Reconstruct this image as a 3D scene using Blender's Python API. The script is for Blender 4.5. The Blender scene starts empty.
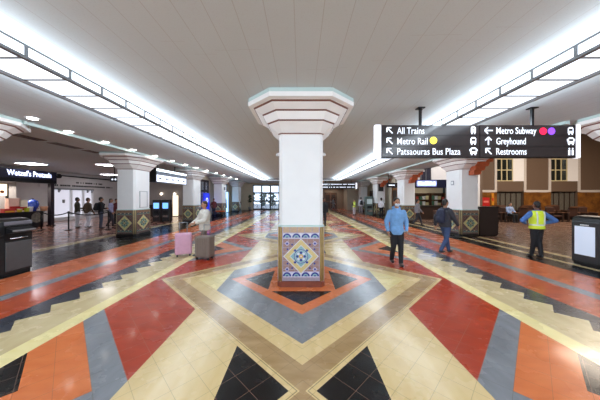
import bpy, bmesh, math, random
from mathutils import Vector, Matrix, Euler
random.seed(7)
SC = bpy.context.scene
COL = SC.collection
PI = math.pi
H = 1.75          # eye height
F = 233.3
YC = 4.98         # central pillar
PER = 5.75        # pillar / paving repeat
CEIL = 3.62

# ------------------------------------------------------------------ helpers
def lin(c):
    return tuple(((v/255)/12.92 if v/255 <= .04045 else ((v/255+.055)/1.055)**2.4) for v in c)

class NT:
    """small wrapper for writing shader maths"""
    def __init__(s, name):
        s.m = bpy.data.materials.new(name); s.m.use_nodes = True
        s.t = s.m.node_tree; s.n = s.t.nodes; s.l = s.t.links
        s.b = s.n['Principled BSDF']
    def put(s, sock, v):
        if isinstance(v, bpy.types.NodeSocket): s.l.new(v, sock)
        else: sock.default_value = v
    def M(s, op, a, b=0.0, c=0.0):
        n = s.n.new('ShaderNodeMath'); n.operation = op
        s.put(n.inputs[0], a); s.put(n.inputs[1], b); s.put(n.inputs[2], c)
        return n.outputs[0]
    def mix(s, f, a, b, mode='MIX'):
        n = s.n.new('ShaderNodeMix'); n.data_type = 'RGBA'; n.blend_type = mode
        s.put(n.inputs[0], f)
        for i, v in ((6, a), (7, b)):
            if isinstance(v, tuple) and len(v) == 3: v = (*v, 1)
            s.put(n.inputs[i], v)
        return n.outputs[2]
    def coord(s, which='Object'):
        return s.n.new('ShaderNodeTexCoord').outputs[which]
    def sep(s, v):
        n = s.n.new('ShaderNodeSeparateXYZ'); s.l.new(v, n.inputs[0]); return n.outputs
    def noise(s, scale, vec=None, detail=3, rough=.55, stretch=None):
        n = s.n.new('ShaderNodeTexNoise'); n.inputs['Scale'].default_value = scale
        n.inputs['Detail'].default_value = detail; n.inputs['Roughness'].default_value = rough
        v = vec or s.coord()
        if stretch:
            mp = s.n.new('ShaderNodeMapping'); mp.inputs['Scale'].default_value = stretch[0:3]
            if len(stretch) > 3: mp.inputs['Rotation'].default_value = (0, 0, stretch[3])
            s.l.new(v, mp.inputs[0]); v = mp.outputs[0]
        s.l.new(v, n.inputs['Vector']); return n.outputs['Fac']
    def rng(s, v, a, b, c, d):
        n = s.n.new('ShaderNodeMapRange'); s.put(n.inputs[0], v)
        for i, x in enumerate((a, b, c, d)): n.inputs[i+1].default_value = x
        return n.outputs[0]
    def bump(s, h, st=.1, dist=.01):
        n = s.n.new('ShaderNodeBump'); n.inputs['Strength'].default_value = st
        n.inputs['Distance'].default_value = dist; s.put(n.inputs['Height'], h)
        s.l.new(n.outputs[0], s.b.inputs['Normal'])

def mat(name, rgb, rough=.5, metal=0, var=.06, scale=8, coat=0, spec=.5):
    k = NT(name); c = lin(rgb)
    nz = k.noise(scale)
    k.put(k.b.inputs['Base Color'], k.mix(k.rng(nz, .3, .7, 0, 1), tuple(v*(1-var) for v in c), tuple(min(1, v*(1+var)) for v in c)))
    k.b.inputs['Roughness'].default_value = rough; k.b.inputs['Metallic'].default_value = metal
    k.b.inputs['Coat Weight'].default_value = coat; k.b.inputs['Specular IOR Level'].default_value = spec
    return k.m

def emat(name, rgb, strength, base=(200, 200, 200)):
    k = NT(name); k.b.inputs['Base Color'].default_value = (*lin(base), 1)
    k.b.inputs['Emission Color'].default_value = (*lin(rgb), 1)
    k.b.inputs['Emission Strength'].default_value = strength
    k.b.inputs['Roughness'].default_value = .4
    return k.m

def glassmat(name, rgb=(255, 255, 255), alpha=.2, rough=.02):
    k = NT(name); k.b.inputs['Base Color'].default_value = (*lin(rgb), 1)
    k.b.inputs['Roughness'].default_value = rough; k.b.inputs['Alpha'].default_value = alpha
    return k.m

class MB:
    def __init__(s): s.bm = bmesh.new(); s.mi = 0
    def _tag(s, faces, smooth=False):
        for f in faces: f.material_index = s.mi; f.smooth = smooth
    def box(s, x0, x1, y0, y1, z0, z1, M=None, bev=0):
        x0, x1 = min(x0, x1), max(x0, x1); y0, y1 = min(y0, y1), max(y0, y1); z0, z1 = min(z0, z1), max(z0, z1)
        n0 = len(s.bm.faces); 
        vs = [s.bm.verts.new(p) for p in ((x0,y0,z0),(x1,y0,z0),(x1,y1,z0),(x0,y1,z0),(x0,y0,z1),(x1,y0,z1),(x1,y1,z1),(x0,y1,z1))]
        fs = [s.bm.faces.new([vs[i] for i in q]) for q in ((0,3,2,1),(4,5,6,7),(0,1,5,4),(1,2,6,5),(2,3,7,6),(3,0,4,7))]
        s._tag(fs)
        if bev:
            es = list({e for f in fs for e in f.edges})
            r = bmesh.ops.bevel(s.bm, geom=es, offset=bev, segments=2, affect='EDGES', profile=.5)
            s._tag(r['faces'])
        if M is not None:
            seen = set(vs) if not bev else None
            allv = vs if not bev else list({v for f in r['faces'] for v in f.verts} | {v for v in vs if v.is_valid})
            bmesh.ops.transform(s.bm, matrix=M, verts=allv)
        return s
    def cyl(s, p0, p1, r0, r1=None, seg=16, smooth=True):
        p0, p1 = Vector(p0), Vector(p1); r1 = r0 if r1 is None else r1
        d = p1-p0
        if d.length < 1e-6: return s
        q = d.to_track_quat('Z', 'Y').to_matrix().to_4x4()
        r = bmesh.ops.create_cone(s.bm, cap_ends=True, segments=seg, radius1=r0, radius2=r1, depth=d.length,
                                  matrix=Matrix.Translation((p0+p1)/2) @ q)
        fs = {f for v in r['verts'] for f in v.link_faces}
        for f in fs: f.material_index = s.mi; f.smooth = smooth and len(f.verts) == 4
        return s
    def ball(s, c, r, seg=14, R=None):
        r = (r, r, r) if isinstance(r, (int, float)) else r
        M = Matrix.Translation(c) @ (R.to_4x4() if R else Matrix.Identity(4)) @ Matrix.Diagonal((*r, 1))
        q = bmesh.ops.create_uvsphere(s.bm, u_segments=seg, v_segments=max(6, seg*2//3), radius=1, matrix=M)
        s._tag({f for v in q['verts'] for f in v.link_faces}, True); return s
    def tube(s, pts, r, seg=8):
        for a, b in zip(pts, pts[1:]): s.cyl(a, b, r, r, seg)
        for p in pts[1:-1]: s.ball(p, r, seg)
        return s
    def loft(s, rings, smooth=False, cap=True, mis=None):
        """rings: lists of points"""
        vv = [[s.bm.verts.new(p) for p in r] for r in rings]
        n = len(vv[0])
        for k, (a, b) in enumerate(zip(vv, vv[1:])):
            for i in range(n):
                f = s.bm.faces.new((a[i], a[(i+1) % n], b[(i+1) % n], b[i]))
                f.material_index = mis[k] if mis else s.mi; f.smooth = smooth
        if cap:
            s._tag([s.bm.faces.new(vv[0][::-1]), s.bm.faces.new(vv[-1])])
        return s
    def ell(s, rings, n=16):
        """closed elliptic loft, rings (x,y,z,rx,ry)"""
        return s.loft([[(x+rx*math.cos(2*PI*i/n), y+ry*math.sin(2*PI*i/n), z) for i in range(n)] for x, y, z, rx, ry in rings], True)
    def lathe(s, prof, c=(0, 0, 0), n=20, smooth=True):
        return s.loft([[(c[0]+r*math.cos(2*PI*i/n), c[1]+r*math.sin(2*PI*i/n), c[2]+z) for i in range(n)] for r, z in prof], smooth)
    def prism(s, pts, axis, a, b):
        """2-D outline extruded along axis 'x','y','z' from a to b"""
        def P(u, v, w): return {'x': (w, u, v), 'y': (u, w, v), 'z': (u, v, w)}[axis]
        A = [s.bm.verts.new(P(u, v, a)) for u, v in pts]; B = [s.bm.verts.new(P(u, v, b)) for u, v in pts]
        n = len(pts); fs = [s.bm.faces.new(A[::-1]), s.bm.faces.new(B)]
        fs += [s.bm.faces.new((A[i], A[(i+1) % n], B[(i+1) % n], B[i])) for i in range(n)]
        s._tag(fs); bmesh.ops.recalc_face_normals(s.bm, faces=fs); return s
    def mesh(s, name, mats):
        bmesh.ops.recalc_face_normals(s.bm, faces=s.bm.faces)
        me = bpy.data.meshes.new(name); s.bm.to_mesh(me); s.bm.free()
        for m in (mats if isinstance(mats, (list, tuple)) else [mats]): me.materials.append(m)
        return me
    def build(s, name, mats, parent=None, loc=None):
        return link(name, s.mesh(name, mats), parent, loc)

def link(name, data, parent=None, loc=None, rz=0):
    o = bpy.data.objects.new(name, data); COL.objects.link(o)
    if parent: o.parent = parent
    if loc: o.location = loc
    if rz: o.rotation_euler.z = rz
    return o
def tag(o, label, cat, group=None):
    o['label'] = label; o['category'] = cat
    if group: o['group'] = group
    return o
def thing(name, label, cat, loc=(0, 0, 0), rz=0, group=None):
    return tag(link(name, None, None, loc, rz), label, cat, group)
def struct(o): o['kind'] = 'structure'; return o
def dup(root, loc=None, rz=None, label=None):
    r = root.copy(); COL.objects.link(r)
    if loc is not None: r.location = loc
    if rz is not None: r.rotation_euler.z = rz
    if label: r['label'] = label
    for ch in list(root.children):
        c = ch.copy(); COL.objects.link(c); c.parent = r
        for g in list(ch.children):
            d = g.copy(); COL.objects.link(d); d.parent = c
    return r
def text_mesh(body, width=None, height=.1, ext=.003, m=None, bold=0.0):
    """lettering as a mesh in the XZ plane facing -Y, left edge at 0, baseline at 0"""
    cu = bpy.data.curves.new('lettering', 'FONT'); cu.body = body; cu.size = 1; cu.extrude = 0; cu.offset = bold
    cu.resolution_u = 3
    o = bpy.data.objects.new('lettering', cu); COL.objects.link(o)
    bpy.context.view_layer.update()
    me = bpy.data.meshes.new_from_object(o.evaluated_get(bpy.context.evaluated_depsgraph_get()))
    bpy.data.objects.remove(o); bpy.data.curves.remove(cu)
    xs = [v.co.x for v in me.vertices]; x0, x1 = min(xs), max(xs)
    sz = height/.72; sx = (width/(x1-x0)) if width else sz
    bm = bmesh.new(); bm.from_mesh(me)
    r = bmesh.ops.extrude_face_region(bm, geom=bm.faces[:])
    for v in r['geom']:
        if isinstance(v, bmesh.types.BMVert): v.co.z += 1
    for v in bm.verts: v.co = Vector(((v.co.x-x0)*sx, -ext*v.co.z, v.co.y*sz))
    bmesh.ops.recalc_face_normals(bm, faces=bm.faces); bm.to_mesh(me); bm.free()
    me.materials.clear(); me.materials.append(m); me.name = 'lettering'
    return me
def px(x, y, Y):
    """world point seen at a photograph pixel at depth Y (planning helper for positions)"""
    return Vector(((x-301)/F*Y, Y, H+(197-y)/F*Y))

# ------------------------------------------------------------------ materials
WHITE = mat('white_plaster', (232, 232, 232), .45, var=.02, scale=3)
CAPW = mat('capital_paint', (236, 234, 232), .5, var=.03, scale=3)
CAPLINE = mat('brown_step_line', (112, 70, 60), .5)
TEAL = mat('pale_teal_paint', (186, 206, 203), .5, var=.03)
BLACK = mat('black_plastic', (22, 22, 24), .35, var=.1)
BLACKM = mat('black_metal', (18, 18, 20), .3, metal=.3)
DARKGREY = mat('dark_grey_panel', (46, 46, 48), .35, coat=.2)
GREYM = mat('grey_metal', (150, 152, 156), .35, metal=.8)
CHROME = mat('chrome', (215, 215, 220), .15, metal=1)
BROWNW = mat('brown_wood', (84, 54, 36), .35, var=.25, scale=5)
DARKW = mat('dark_wood', (44, 29, 22), .4, var=.25, scale=5)
LEATHER = mat('dark_leather', (54, 34, 28), .45, var=.15)
TERRA = mat('terracotta_paint', (174, 80, 42), .5, var=.15)
WALLW = mat('wall_paint_white', (214, 210, 208), .6, var=.03, scale=2)
WALLG = mat('wall_paint_grey', (150, 142, 136), .6, var=.05, scale=2)
WALLC = mat('wall_paint_cream', (214, 202, 180), .6, var=.05, scale=2)
NAVY = mat('navy_panel', (16, 22, 48), .3)
RED = mat('red_plastic', (190, 36, 34), .4)
ORANGE = mat('orange_vinyl', (214, 92, 32), .4)
PINK = mat('pink_shell', (206, 152, 176), .35, coat=.3)
LUGGREY = mat('taupe_fabric', (120, 106, 96), .7)
GREEN = mat('leaf_green', (38, 62, 30), .6, var=.4)
GLASS = glassmat('door_glass', (235, 245, 255), .12)
GLOWW = emat('white_light_diffuser', (230, 242, 255), 1.25)
GLOWV = emat('side_light_diffuser', (230, 242, 255), 1.6)
DOWN = emat('downlight_lamp', (255, 250, 240), 14)
LETTER = emat('lit_white_lettering', (225, 235, 255), .8)
ENDCAP = emat('lit_sign_end', (236, 240, 255), .9)
LIGHTFRAME = mat('light_frame_metal', (112, 112, 114), .7)
SIGNB = NT('sign_face_bronze'); SIGNB.b.inputs['Base Color'].default_value = (*lin((52, 46, 46)), 1)
SIGNB.b.inputs['Roughness'].default_value = .16; SIGNB = SIGNB.m

def ceiling_mat():
    k = NT('ceiling_planks'); co = k.coord(); x, y, z = k.sep(co)
    f = k.M('FRACT', k.M('DIVIDE', k.M('ADD', x, 40.04), .295))
    line = k.M('LESS_THAN', k.M('ABSOLUTE', k.M('SUBTRACT', f, .5)), .012)
    row = k.M('FLOOR', k.M('DIVIDE', k.M('ADD', x, 40.04), .295))
    fy = k.M('FRACT', k.M('ADD', k.M('DIVIDE', y, 3.6), k.M('MULTIPLY', k.M('SINE', k.M('MULTIPLY', row, 12.9)), 3.1)))
    # joints run down the middle of each row's neighbour, so shift by half a row
    liney = k.M('LESS_THAN', fy, .002)
    base = k.mix(k.noise(1.1, co), lin((197, 207, 212)), lin((205, 215, 220)))
    base = k.mix(k.rng(k.noise(60, co), .55, .75, 0, .25), base, lin((174, 172, 170)))
    allm = k.M('MAXIMUM', line, k.M('MULTIPLY', liney, .6))
    k.put(k.b.inputs['Base Color'], k.mix(k.M('MULTIPLY', allm, .34), base, lin((140, 124, 114))))
    k.b.inputs['Roughness'].default_value = .7; return k.m

def floor_mat():
    k = NT('inlaid_floor'); co = k.coord(); X, Y, Z = k.sep(co)
    X = k.M('SUBTRACT', X, .014)
    ax = k.M('ABSOLUTE', X); half = PER/2
    ym = YC-half
    # v: distance along Y from the nearest line half-way between pillars
    t = k.M('FRACT', k.M('DIVIDE', k.M('SUBTRACT', Y, ym-20*PER), PER))
    v = k.M('MULTIPLY', k.M('SUBTRACT', .5, k.M('ABSOLUTE', k.M('SUBTRACT', t, .5))), PER)
    yc = k.M('SUBTRACT', half, v)               # |distance to pillar line|
    d = k.M('ADD', ax, yc)
    c = k.M('SUBTRACT', ax, v)
    e = k.M('ADD', ax, v)
    # stone colours with veining
    vein = k.rng(k.noise(2.6, co, 3, .5, (1, 3.2, 1, .5)), .25, .75, 0, 1)
    vein2 = k.rng(k.noise(2.2, co, 3, .5, (3.4, .9, 1, .5)), .25, .75, 0, 1)
    def stone(a, b): return k.mix(vein, lin(a), lin(b))
    RED_ = stone((158, 50, 22), (182, 62, 30)); OR = stone((206, 108, 58), (222, 126, 74))
    GR = k.mix(vein2, lin((116, 118, 122)), lin((142, 144, 148))); BL = stone((16, 15, 15), (28, 26, 26))
    CR = k.mix(vein2, lin((214, 184, 126)), lin((228, 202, 150))); BR = stone((158, 126, 84), (184, 152, 108))
    YE = stone((232, 212, 146), (240, 224, 168)); OB = k.mix(vein2, lin((44, 46, 54)), lin((64, 66, 74)))
    CR2 = k.mix(vein2, lin((192, 170, 126)), lin((212, 192, 150)))
    lt = lambda a, b: k.M('LESS_THAN', a, b); gt = lambda a, b: k.M('GREATER_THAN', a, b)
    both = lambda a, b: k.M('MULTIPLY', a, b)
    # zone between the diamonds
    col = k.mix(gt(c, 1.55), RED_, GR); col = k.mix(gt(c, 1.90), col, OR); col = k.mix(gt(c, 2.57), col, BL)
    col = k.mix(lt(ax, 1.665), col, CR); col = k.mix(lt(ax, .765), col, BL)
    # diamonds
    ind = lt(d, 3.0)
    dia = k.mix(lt(d, 2.9), CR, BR); dia = k.mix(lt(d, 2.55), dia, CR)
    dia = k.mix(lt(d, 2.2), dia, k.mix(gt(ax, 1.6), GR, YE))
    dia = k.mix(lt(d, 1.5), dia, OR); dia = k.mix(lt(d, 1.2), dia, BL)
    dia = k.mix(both(lt(ax, .635), lt(yc, .645)), dia, OR)
    dia = k.mix(k.M('MULTIPLY', lt(k.M('ABSOLUTE', k.M('SUBTRACT', d, 2.925)), .007), .6), dia, lin((96, 78, 58)))
    col = k.mix(ind, col, dia)
    # joints
    def joint(val, off, step, w):
        f = k.M('FRACT', k.M('ADD', k.M('DIVIDE', k.M('SUBTRACT', val, off), step), 50))
        return lt(k.M('ABSOLUTE', k.M('SUBTRACT', f, .5)), w)       # line mid-cell
    j = k.M('MAXIMUM', joint(e, 1.9-.1775, .355, .009), joint(c, 1.9-.1775, .355, .009))
    bright = k.M('GREATER_THAN', k.sep(col)[1], .05)
    col = k.mix(k.M('MULTIPLY', j, .42), col, k.mix(bright, lin((168, 128, 108)), lin((96, 80, 62))))
    # side bands
    zz = k.M('ABSOLUTE', k.M('SUBTRACT', k.M('FRACT', k.M('DIVIDE', k.M('ADD', Y, 20.22), .48)), .5))   # 0..0.5
    zig = k.M('ADD', 3.82, k.M('MULTIPLY', zz, .48))
    side = k.mix(gt(ax, zig), CR2, OB)
    RED2 = stone((166, 68, 38), (188, 84, 50)); OR2 = stone((196, 98, 56), (214, 116, 72))
    side = k.mix(gt(ax, 4.32), side, RED2); side = k.mix(gt(ax, 5.06), side, GR)
    side = k.mix(gt(ax, 5.32), side, OR2); side = k.mix(gt(ax, 6.38), side, BL)
    side = k.mix(lt(ax, 3.33), side, YE)
    js = joint(Y, 0, .72, .004)
    side = k.mix(k.M('MULTIPLY', js, .25), side, lin((80, 66, 56)))
    tl = k.M('MAXIMUM', joint(X, 0, .6, .008), joint(Y, 0, .6, .008))
    hallL = k.mix(k.M('MULTIPLY', tl, .5), stone((132, 84, 66), (158, 108, 88)), lin((110, 80, 66)))
    left = k.mix(gt(ax, 8.4), side, CR2); left = k.mix(gt(ax, 8.85), left, hallL)
    hallR = k.mix(k.M('MULTIPLY', tl, .4), stone((98, 74, 62), (120, 92, 76)), lin((84, 62, 50)))
    right = k.mix(gt(ax, 6.98), side, CR2); right = k.mix(gt(ax, 7.14), right, stone((52, 40, 34), (74, 58, 48)))
    right = k.mix(gt(ax, 7.66), right, CR2); right = k.mix(gt(ax, 7.9), right, hallR)
    outer = k.mix(gt(X, 0.0), left, right)
    col = k.mix(gt(ax, 3.09), col, outer)
    k.put(k.b.inputs['Base Color'], col)
    k.put(k.b.inputs['Roughness'], k.rng(k.noise(2.2, co, 4), .3, .7, .2, .32))
    k.b.inputs['Specular IOR Level'].default_value = .28
    k.b.inputs['Coat Weight'].default_value = .22; k.b.inputs['Coat Roughness'].default_value = .09
    k.bump(k.noise(1.3, co, 2), .05, .02)
    return k.m

# ------------------------------------------------------------------ shell
FLOOR = floor_mat(); CEILM = ceiling_mat()
struct(MB().box(-18.2, 31, -6, 33, -.2, 0).build('floor', FLOOR))
struct(MB().box(-18.2, 8.35, -6, 32, CEIL, CEIL+.2).build('ceiling', CEILM))
struct(MB().box(8.35, 31, -6, 22.4, 9, 9.2).build('ceiling_waiting_room', mat('dark_timber_ceiling', (70, 48, 36), .6)))
struct(MB().box(8.15, 8.35, -6, 18, CEIL, 9.0).build('wall_upper', WALLG))
struct(MB().box(-18.2, 31, -6.2, -6, 0, 9).build('wall_rear', WALLW))
struct(MB().box(30.8, 31, -6, 22.4, 0, 9).build('wall_right', mat('tan_wall', (120, 98, 78), .7)))
struct(MB().box(-18.2, -18, -6, 23.2, 0, CEIL).build('wall_left', WALLW))
struct(MB().box(-18, -8.6, 23, 23.2, 0, CEIL).build('wall_left_end', WALLG))
# left inner wall beyond the second pillar, with two doorways
w = MB()
for a, b in ((17.6, 19.3), (21.9, 24.2), (27.4, 31.5)): w.box(-8.8, -8.6, a, b, 0, CEIL)
w.box(-8.8, -8.6, 19.3, 21.9, 3.3, CEIL); w.box(-8.8, -8.6, 24.2, 27.4, 3.3, CEIL)
struct(w.build('wall_left_inner', WALLC))
# end wall with glazed doorway on the left and passage on the right
w = MB()
w.box(-8.8, -6.5, 31.5, 31.7, 0, CEIL).box(-6.5, -.6, 31.5, 31.7, 3.42, CEIL).box(-.6, 2.6, 31.5, 31.7, 0, CEIL)
w.box(2.6, 6.2, 31.5, 31.7, 2.9, CEIL).box(6.2, 8.5, 31.5, 31.7, 0, CEIL)
struct(w.build('wall_end', WALLC))
struct(MB().box(2.4, 6.4, 34.0, 34.2, -.2, 3.2).build('wall_passage_end', mat('passage_wall', (120, 104, 92), .6)))
struct(MB().box(2.3, 2.6, 31.7, 34.2, 0, 3.2).build('wall_passage_left', WALLG))
struct(MB().box(6.2, 6.5, 31.7, 34.2, 0, 3.2).build('wall_passage_right', WALLG))
struct(MB().box(2.3, 6.5, 31.7, 34.2, 3.0, 3.2).build('ceiling_passage', WALLG))
struct(MB().box(2.3, 6.5, 33, 34.2, -.2, 0).build('floor_passage', FLOOR))
# right inner wall
w = MB()
w.box(8.3, 8.5, 18, 19.0, 0, CEIL).box(8.3, 8.5, 19.0, 21.4, 2.7, CEIL).box(8.3, 8.5, 21.4, 31.5, 0, CEIL)
struct(w.build('wall_right_inner', WALLC))

# ------------------------------------------------------------------ ceiling light coffers
STEP = .545; XI, XO, ZB = 3.39, 4.07, 3.467
def light_run(name, label, sgn, y0, n):
    t = thing(name, label, 'ceiling light', (0, 0, CEIL))
    t.location = (sgn*(XI+XO)/2, y0, CEIL)
    ox = t.location.x
    f = MB(); L = n*STEP
    xi, xo = sgn*XI-ox, sgn*XO-ox
    zb = ZB-CEIL
    e = .026
    f.box(xi-e, xi+e, 0, L, zb-e, zb+.012); f.box(xo-e, xo+e, 0, L, zb-e*1.4, zb+.02)
    f.box(xi-e*.7, xi+e*.7, 0, L, -.02, -.001)
    for i in range(n+1):
        y = i*STEP
        f.box(xi, xo, y-.013, y+.013, zb-.01, zb+.012)
        f.box(xi-e*.6, xi+e*.6, y-.02, y+.02, zb, -.001)
    f.build('frame', LIGHTFRAME, t)
    a = MB().box(min(xi, xo)+e, max(xi, xo)-e, .008, STEP-.008, zb+.002, zb+.01).mesh('bottom_panel', GLOWW)
    b = MB().box(xi-.006, xi+.006, .012, STEP-.012, zb+.012, -.02).mesh('side_panel', GLOWV)
    MB().box(xo-.006, xo+.006, 0, L, zb+.02, -.02).build('outer_fill_panel', GLOWV, t)  # unseen glowing face, added to light the side ceilings
    for i in range(n):
        link('bottom_panel', a, t, (0, i*STEP, 0)); link('side_panel', b, t, (0, i*STEP, 0))
    MB().box(min(xi, xo), max(xi, xo), 0, L, -.012, -.002).build('backing', WHITE, t)
    return t
Y0L = 2.87-14*STEP
NL = 52
light_run('ceiling_light_strip', 'long luminous ceiling strip of white panels running down the left side of the hall', -1, Y0L, NL)
light_run('ceiling_light_strip', 'long luminous ceiling strip of white panels running down the right side of the hall, above the hanging sign', 1, Y0L, NL)
yend = Y0L+NL*STEP
t = thing('ceiling_light_strip', 'luminous ceiling strip crossing the far end of the hall between the two long strips', 'ceiling light', (0, yend, CEIL))
f = MB().box(-XO, XO, .02, .045, ZB-CEIL-.02, -.001).box(-XO, XO, .6, .64, ZB-CEIL-.02, -.001)
for i in range(16): f.box(-XO+i*XO*2/15-.008, -XO+i*XO*2/15+.008, .04, .6, ZB-CEIL-.008, -.01)
f.build('frame', LIGHTFRAME, t)
a = MB().box(.01, XO*2/15-.01, .05, .6, ZB-CEIL, ZB-CEIL+.01).mesh('bottom_panel', GLOWW)
for i in range(15): link('bottom_panel', a, t, (-XO+i*XO*2/15, 0, 0))

# ------------------------------------------------------------------ pillars
def octo(W, b, z): return [(-b,-W,z),(b,-W,z),(W,-b,z),(W,b,z),(b,W,z),(-b,W,z),(-W,b,z),(-W,-b,z)]
def arc_pts(cx, cz, r, a0, a1, n): return [(cx+r*math.cos(a0+(a1-a0)*i/n), cz+r*math.sin(a0+(a1-a0)*i/n)) for i in range(n+1)]
def tile_panel_mesh(pal):
    """patterned tile panel in the XZ plane, facing -Y; x -.37...37, z .10..1.17"""
    g, field, row, cream, blue, white, aqua, core, edge = range(9)
    m = MB(); w = .36; z0, z1 = .12, 1.17
    m.mi = g; m.box(-w, w, -.002, .01, z0, z1)
    def P(mi, pts, d):
        m.mi = mi; m.prism(pts, 'y', -d, -.001)
    n = 5; tw = 2*w/n
    m.mi = row
    for i in range(n):
        m.box(-w+i*tw+.006, -w+(i+1)*tw-.006, -.006, 0, 1.06, z1-.004)
    nz = 8; z2, z3 = .26, .94; th = (z3-z2)/nz
    m.mi = field
    for i in range(6):
        for j in range(nz):
            m.box(-w+i*w/3+.006, -w+(i+1)*w/3-.006, -.005, 0, z2+j*th+.006, z2+(j+1)*th-.006)
    for zb in (.95, .2):
        m.mi = white; m.box(-w, w, -.006, 0, zb, zb+.095)
        for i in range(4):
            cx = -w+(i+.5)*w/2
            P(blue, arc_pts(cx, zb+.012, .082, 0, PI, 9), .008)
            P(aqua, arc_pts(cx, zb+.012, .05, 0, PI, 8), .010)
            P(blue, arc_pts(cx, zb+.012, .026, 0, PI, 7), .012)
        m.mi = edge; m.box(-w, w, -.0075, 0, zb+.095, zb+.107); m.box(-w, w, -.0075, 0, zb-.01, zb+.002)
    cz = .60
    def dia(r, mi, d, rz=None): rz = rz or r; P(mi, [(-r, cz), (0, cz-rz), (r, cz), (0, cz+rz)], d)
    dia(.345, white, .0080, .345); dia(.325, cream, .0095, .325); dia(.222, white, .0110); dia(.206, aqua, .0120)
    for s1, s2 in ((1, 1), (-1, 1), (1, -1), (-1, -1)):          # corner diamonds and steps
        for q in (.11, .2):
            x, z = s1*(.345-q)*.98+s1*.03, cz+s2*(q)*.98+s2*.03
            P(blue, [(x-.022, z), (x, z-.022), (x+.022, z), (x, z+.022)], .013)
        x, z = s1*.115, cz+s2*.115
        P(blue, [(x-.03, z), (x, z-.03), (x+.03, z), (x, z+.03)], .0135)
        x, z = s1*.27, cz+s2*.25
        P(edge, [(x-.05, z), (x, z-.05), (x+.05, z), (x, z+.05)], .0100)
        P(blue, [(x-.026, z), (x, z-.026), (x+.026, z), (x, z+.026)], .0125)
    P(blue, arc_pts(0, cz, .135, 0, 2*PI, 24)[:-1], .0130)
    P(white, arc_pts(0, cz, .122, 0, 2*PI, 24)[:-1], .0140)
    P(aqua, arc_pts(0, cz, .116, 0, 2*PI, 24)[:-1], .0150)
    for i in range(8):
        a = i*PI/4; x, z = .072*math.cos(a), cz+.072*math.sin(a)
        P(white if i % 2 else blue, arc_pts(x, z, .026, 0, 2*PI, 10)[:-1], .0160)
    P(core, arc_pts(0, cz, .04, 0, 2*PI, 16)[:-1], .0170); P(white, arc_pts(0, cz, .017, 0, 2*PI, 12)[:-1], .018)
    m.mi = edge; m.box(-w, -w+.012, -.011, 0, z0, z1); m.box(w-.012, w, -.011, 0, z0, z1)
    mats = [mat('tile_'+nm, c, .25, var=.12, scale=30, coat=.3) for nm, c in zip(
        ('grout', 'field', 'top_row', 'diamond', 'blue', 'white', 'aqua', 'core', 'border'), pal)]
    return m.mesh('tile_panel', mats)
PAL_C = ((150, 138, 150), (148, 112, 102), (178, 148, 120), (200, 178, 118), (30, 44, 128), (206, 206, 218), (128, 168, 172), (214, 160, 70), (186, 172, 196))
PAL_S = ((88, 74, 72), (106, 82, 74), (128, 100, 80), (190, 178, 122), (62, 50, 72), (150, 142, 122), (112, 148, 126), (170, 150, 90), (120, 104, 92))
def pillar_meshes(pal, basecol, postcol):
    d = {}
    d['tile_panel'] = tile_panel_mesh(pal)
    d['shaft'] = MB().loft([octo(.43, .365, 1.17), octo(.43, .365, 2.985)]).mesh('shaft', WHITE)
    d['dado_core'] = MB().loft([octo(.44, .375, .1), octo(.44, .375, 1.17)]).mesh('dado', mat('dado_backing', postcol[1], .4))
    d['dado_cap'] = MB().loft([octo(.455, .385, 1.165), octo(.455, .385, 1.19), octo(.432, .367, 1.205)]).mesh('dado_cap', TEAL)
    d['base'] = MB().loft([octo(.462, .39, 0), octo(.462, .39, .1), octo(.445, .38, .115)]).mesh('base', mat('base_stone', basecol, .3, var=.2))
    c = MB()
    prof = [(.432,.367,2.955,0),(.445,.375,2.972,1),(.452,.377,2.996,0),(.64,.415,3.165,1),(.66,.42,3.19,0),
            (.735,.452,3.318,1),(.752,.458,3.344,0),(.885,.505,3.43,1),(.91,.512,3.454,0),
            (1.0,.542,3.474,0),(1.007,.545,3.55,0),(.998,.542,3.556,2),(.998,.542,CEIL,2)]
    mis = [p[3] for p in prof[:-1]]
    c.loft([octo(p[0], p[1], p[2]) for p in prof], mis=mis)
    d['capital'] = c.mesh('capital', [CAPW, CAPLINE, TEAL])
    q = MB()
    q.cyl((0, 0, .1), (0, 0, 1.165), .022, seg=10); 
    for z in (.36, .62, .88): q.cyl((0, 0, z), (0, 0, z+.012), .026, seg=10)
    d['corner_post'] = q.mesh('corner_post', mat('corner_tile', postcol[0], .3, var=.2))
    return d
MC = pillar_meshes(PAL_C, (120, 58, 40), ((168, 140, 86), (84, 66, 52)))
MS = pillar_meshes(PAL_S, (20, 19, 20), ((150, 132, 92), (84, 68, 58)))
def pillar(name, label, loc, D, scale=(1, 1, 1), group=None):
    t = thing(name, label, 'pillar', loc, 0, group); t.scale = scale
    for k, nm in (('shaft','shaft'),('dado_core','dado'),('dado_cap','dado_cap'),('base','base'),('capital','capital')): link(nm, D[k], t)
    for i in range(4):
        R = Matrix.Rotation(i*PI/2, 4, 'Z')
        o = link('tile_panel', D['tile_panel'], t); o.rotation_euler.z = i*PI/2; o.location = R @ Vector((0, -.451, 0))
        for s in (-1, 1):
            o2 = link('corner_post', D['corner_post'], t); p = R @ Vector((s*.385, -.43, 0)); o2.location = p
    return t
pillar('tiled_pillar', 'big white pillar in the centre of the hall with a colourful blue and yellow tiled foot', (0, YC, 0), MC)
SS = (.96, 1.26, 1)
XL, XR = -7.75, 7.45
RIGHT = []
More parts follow.
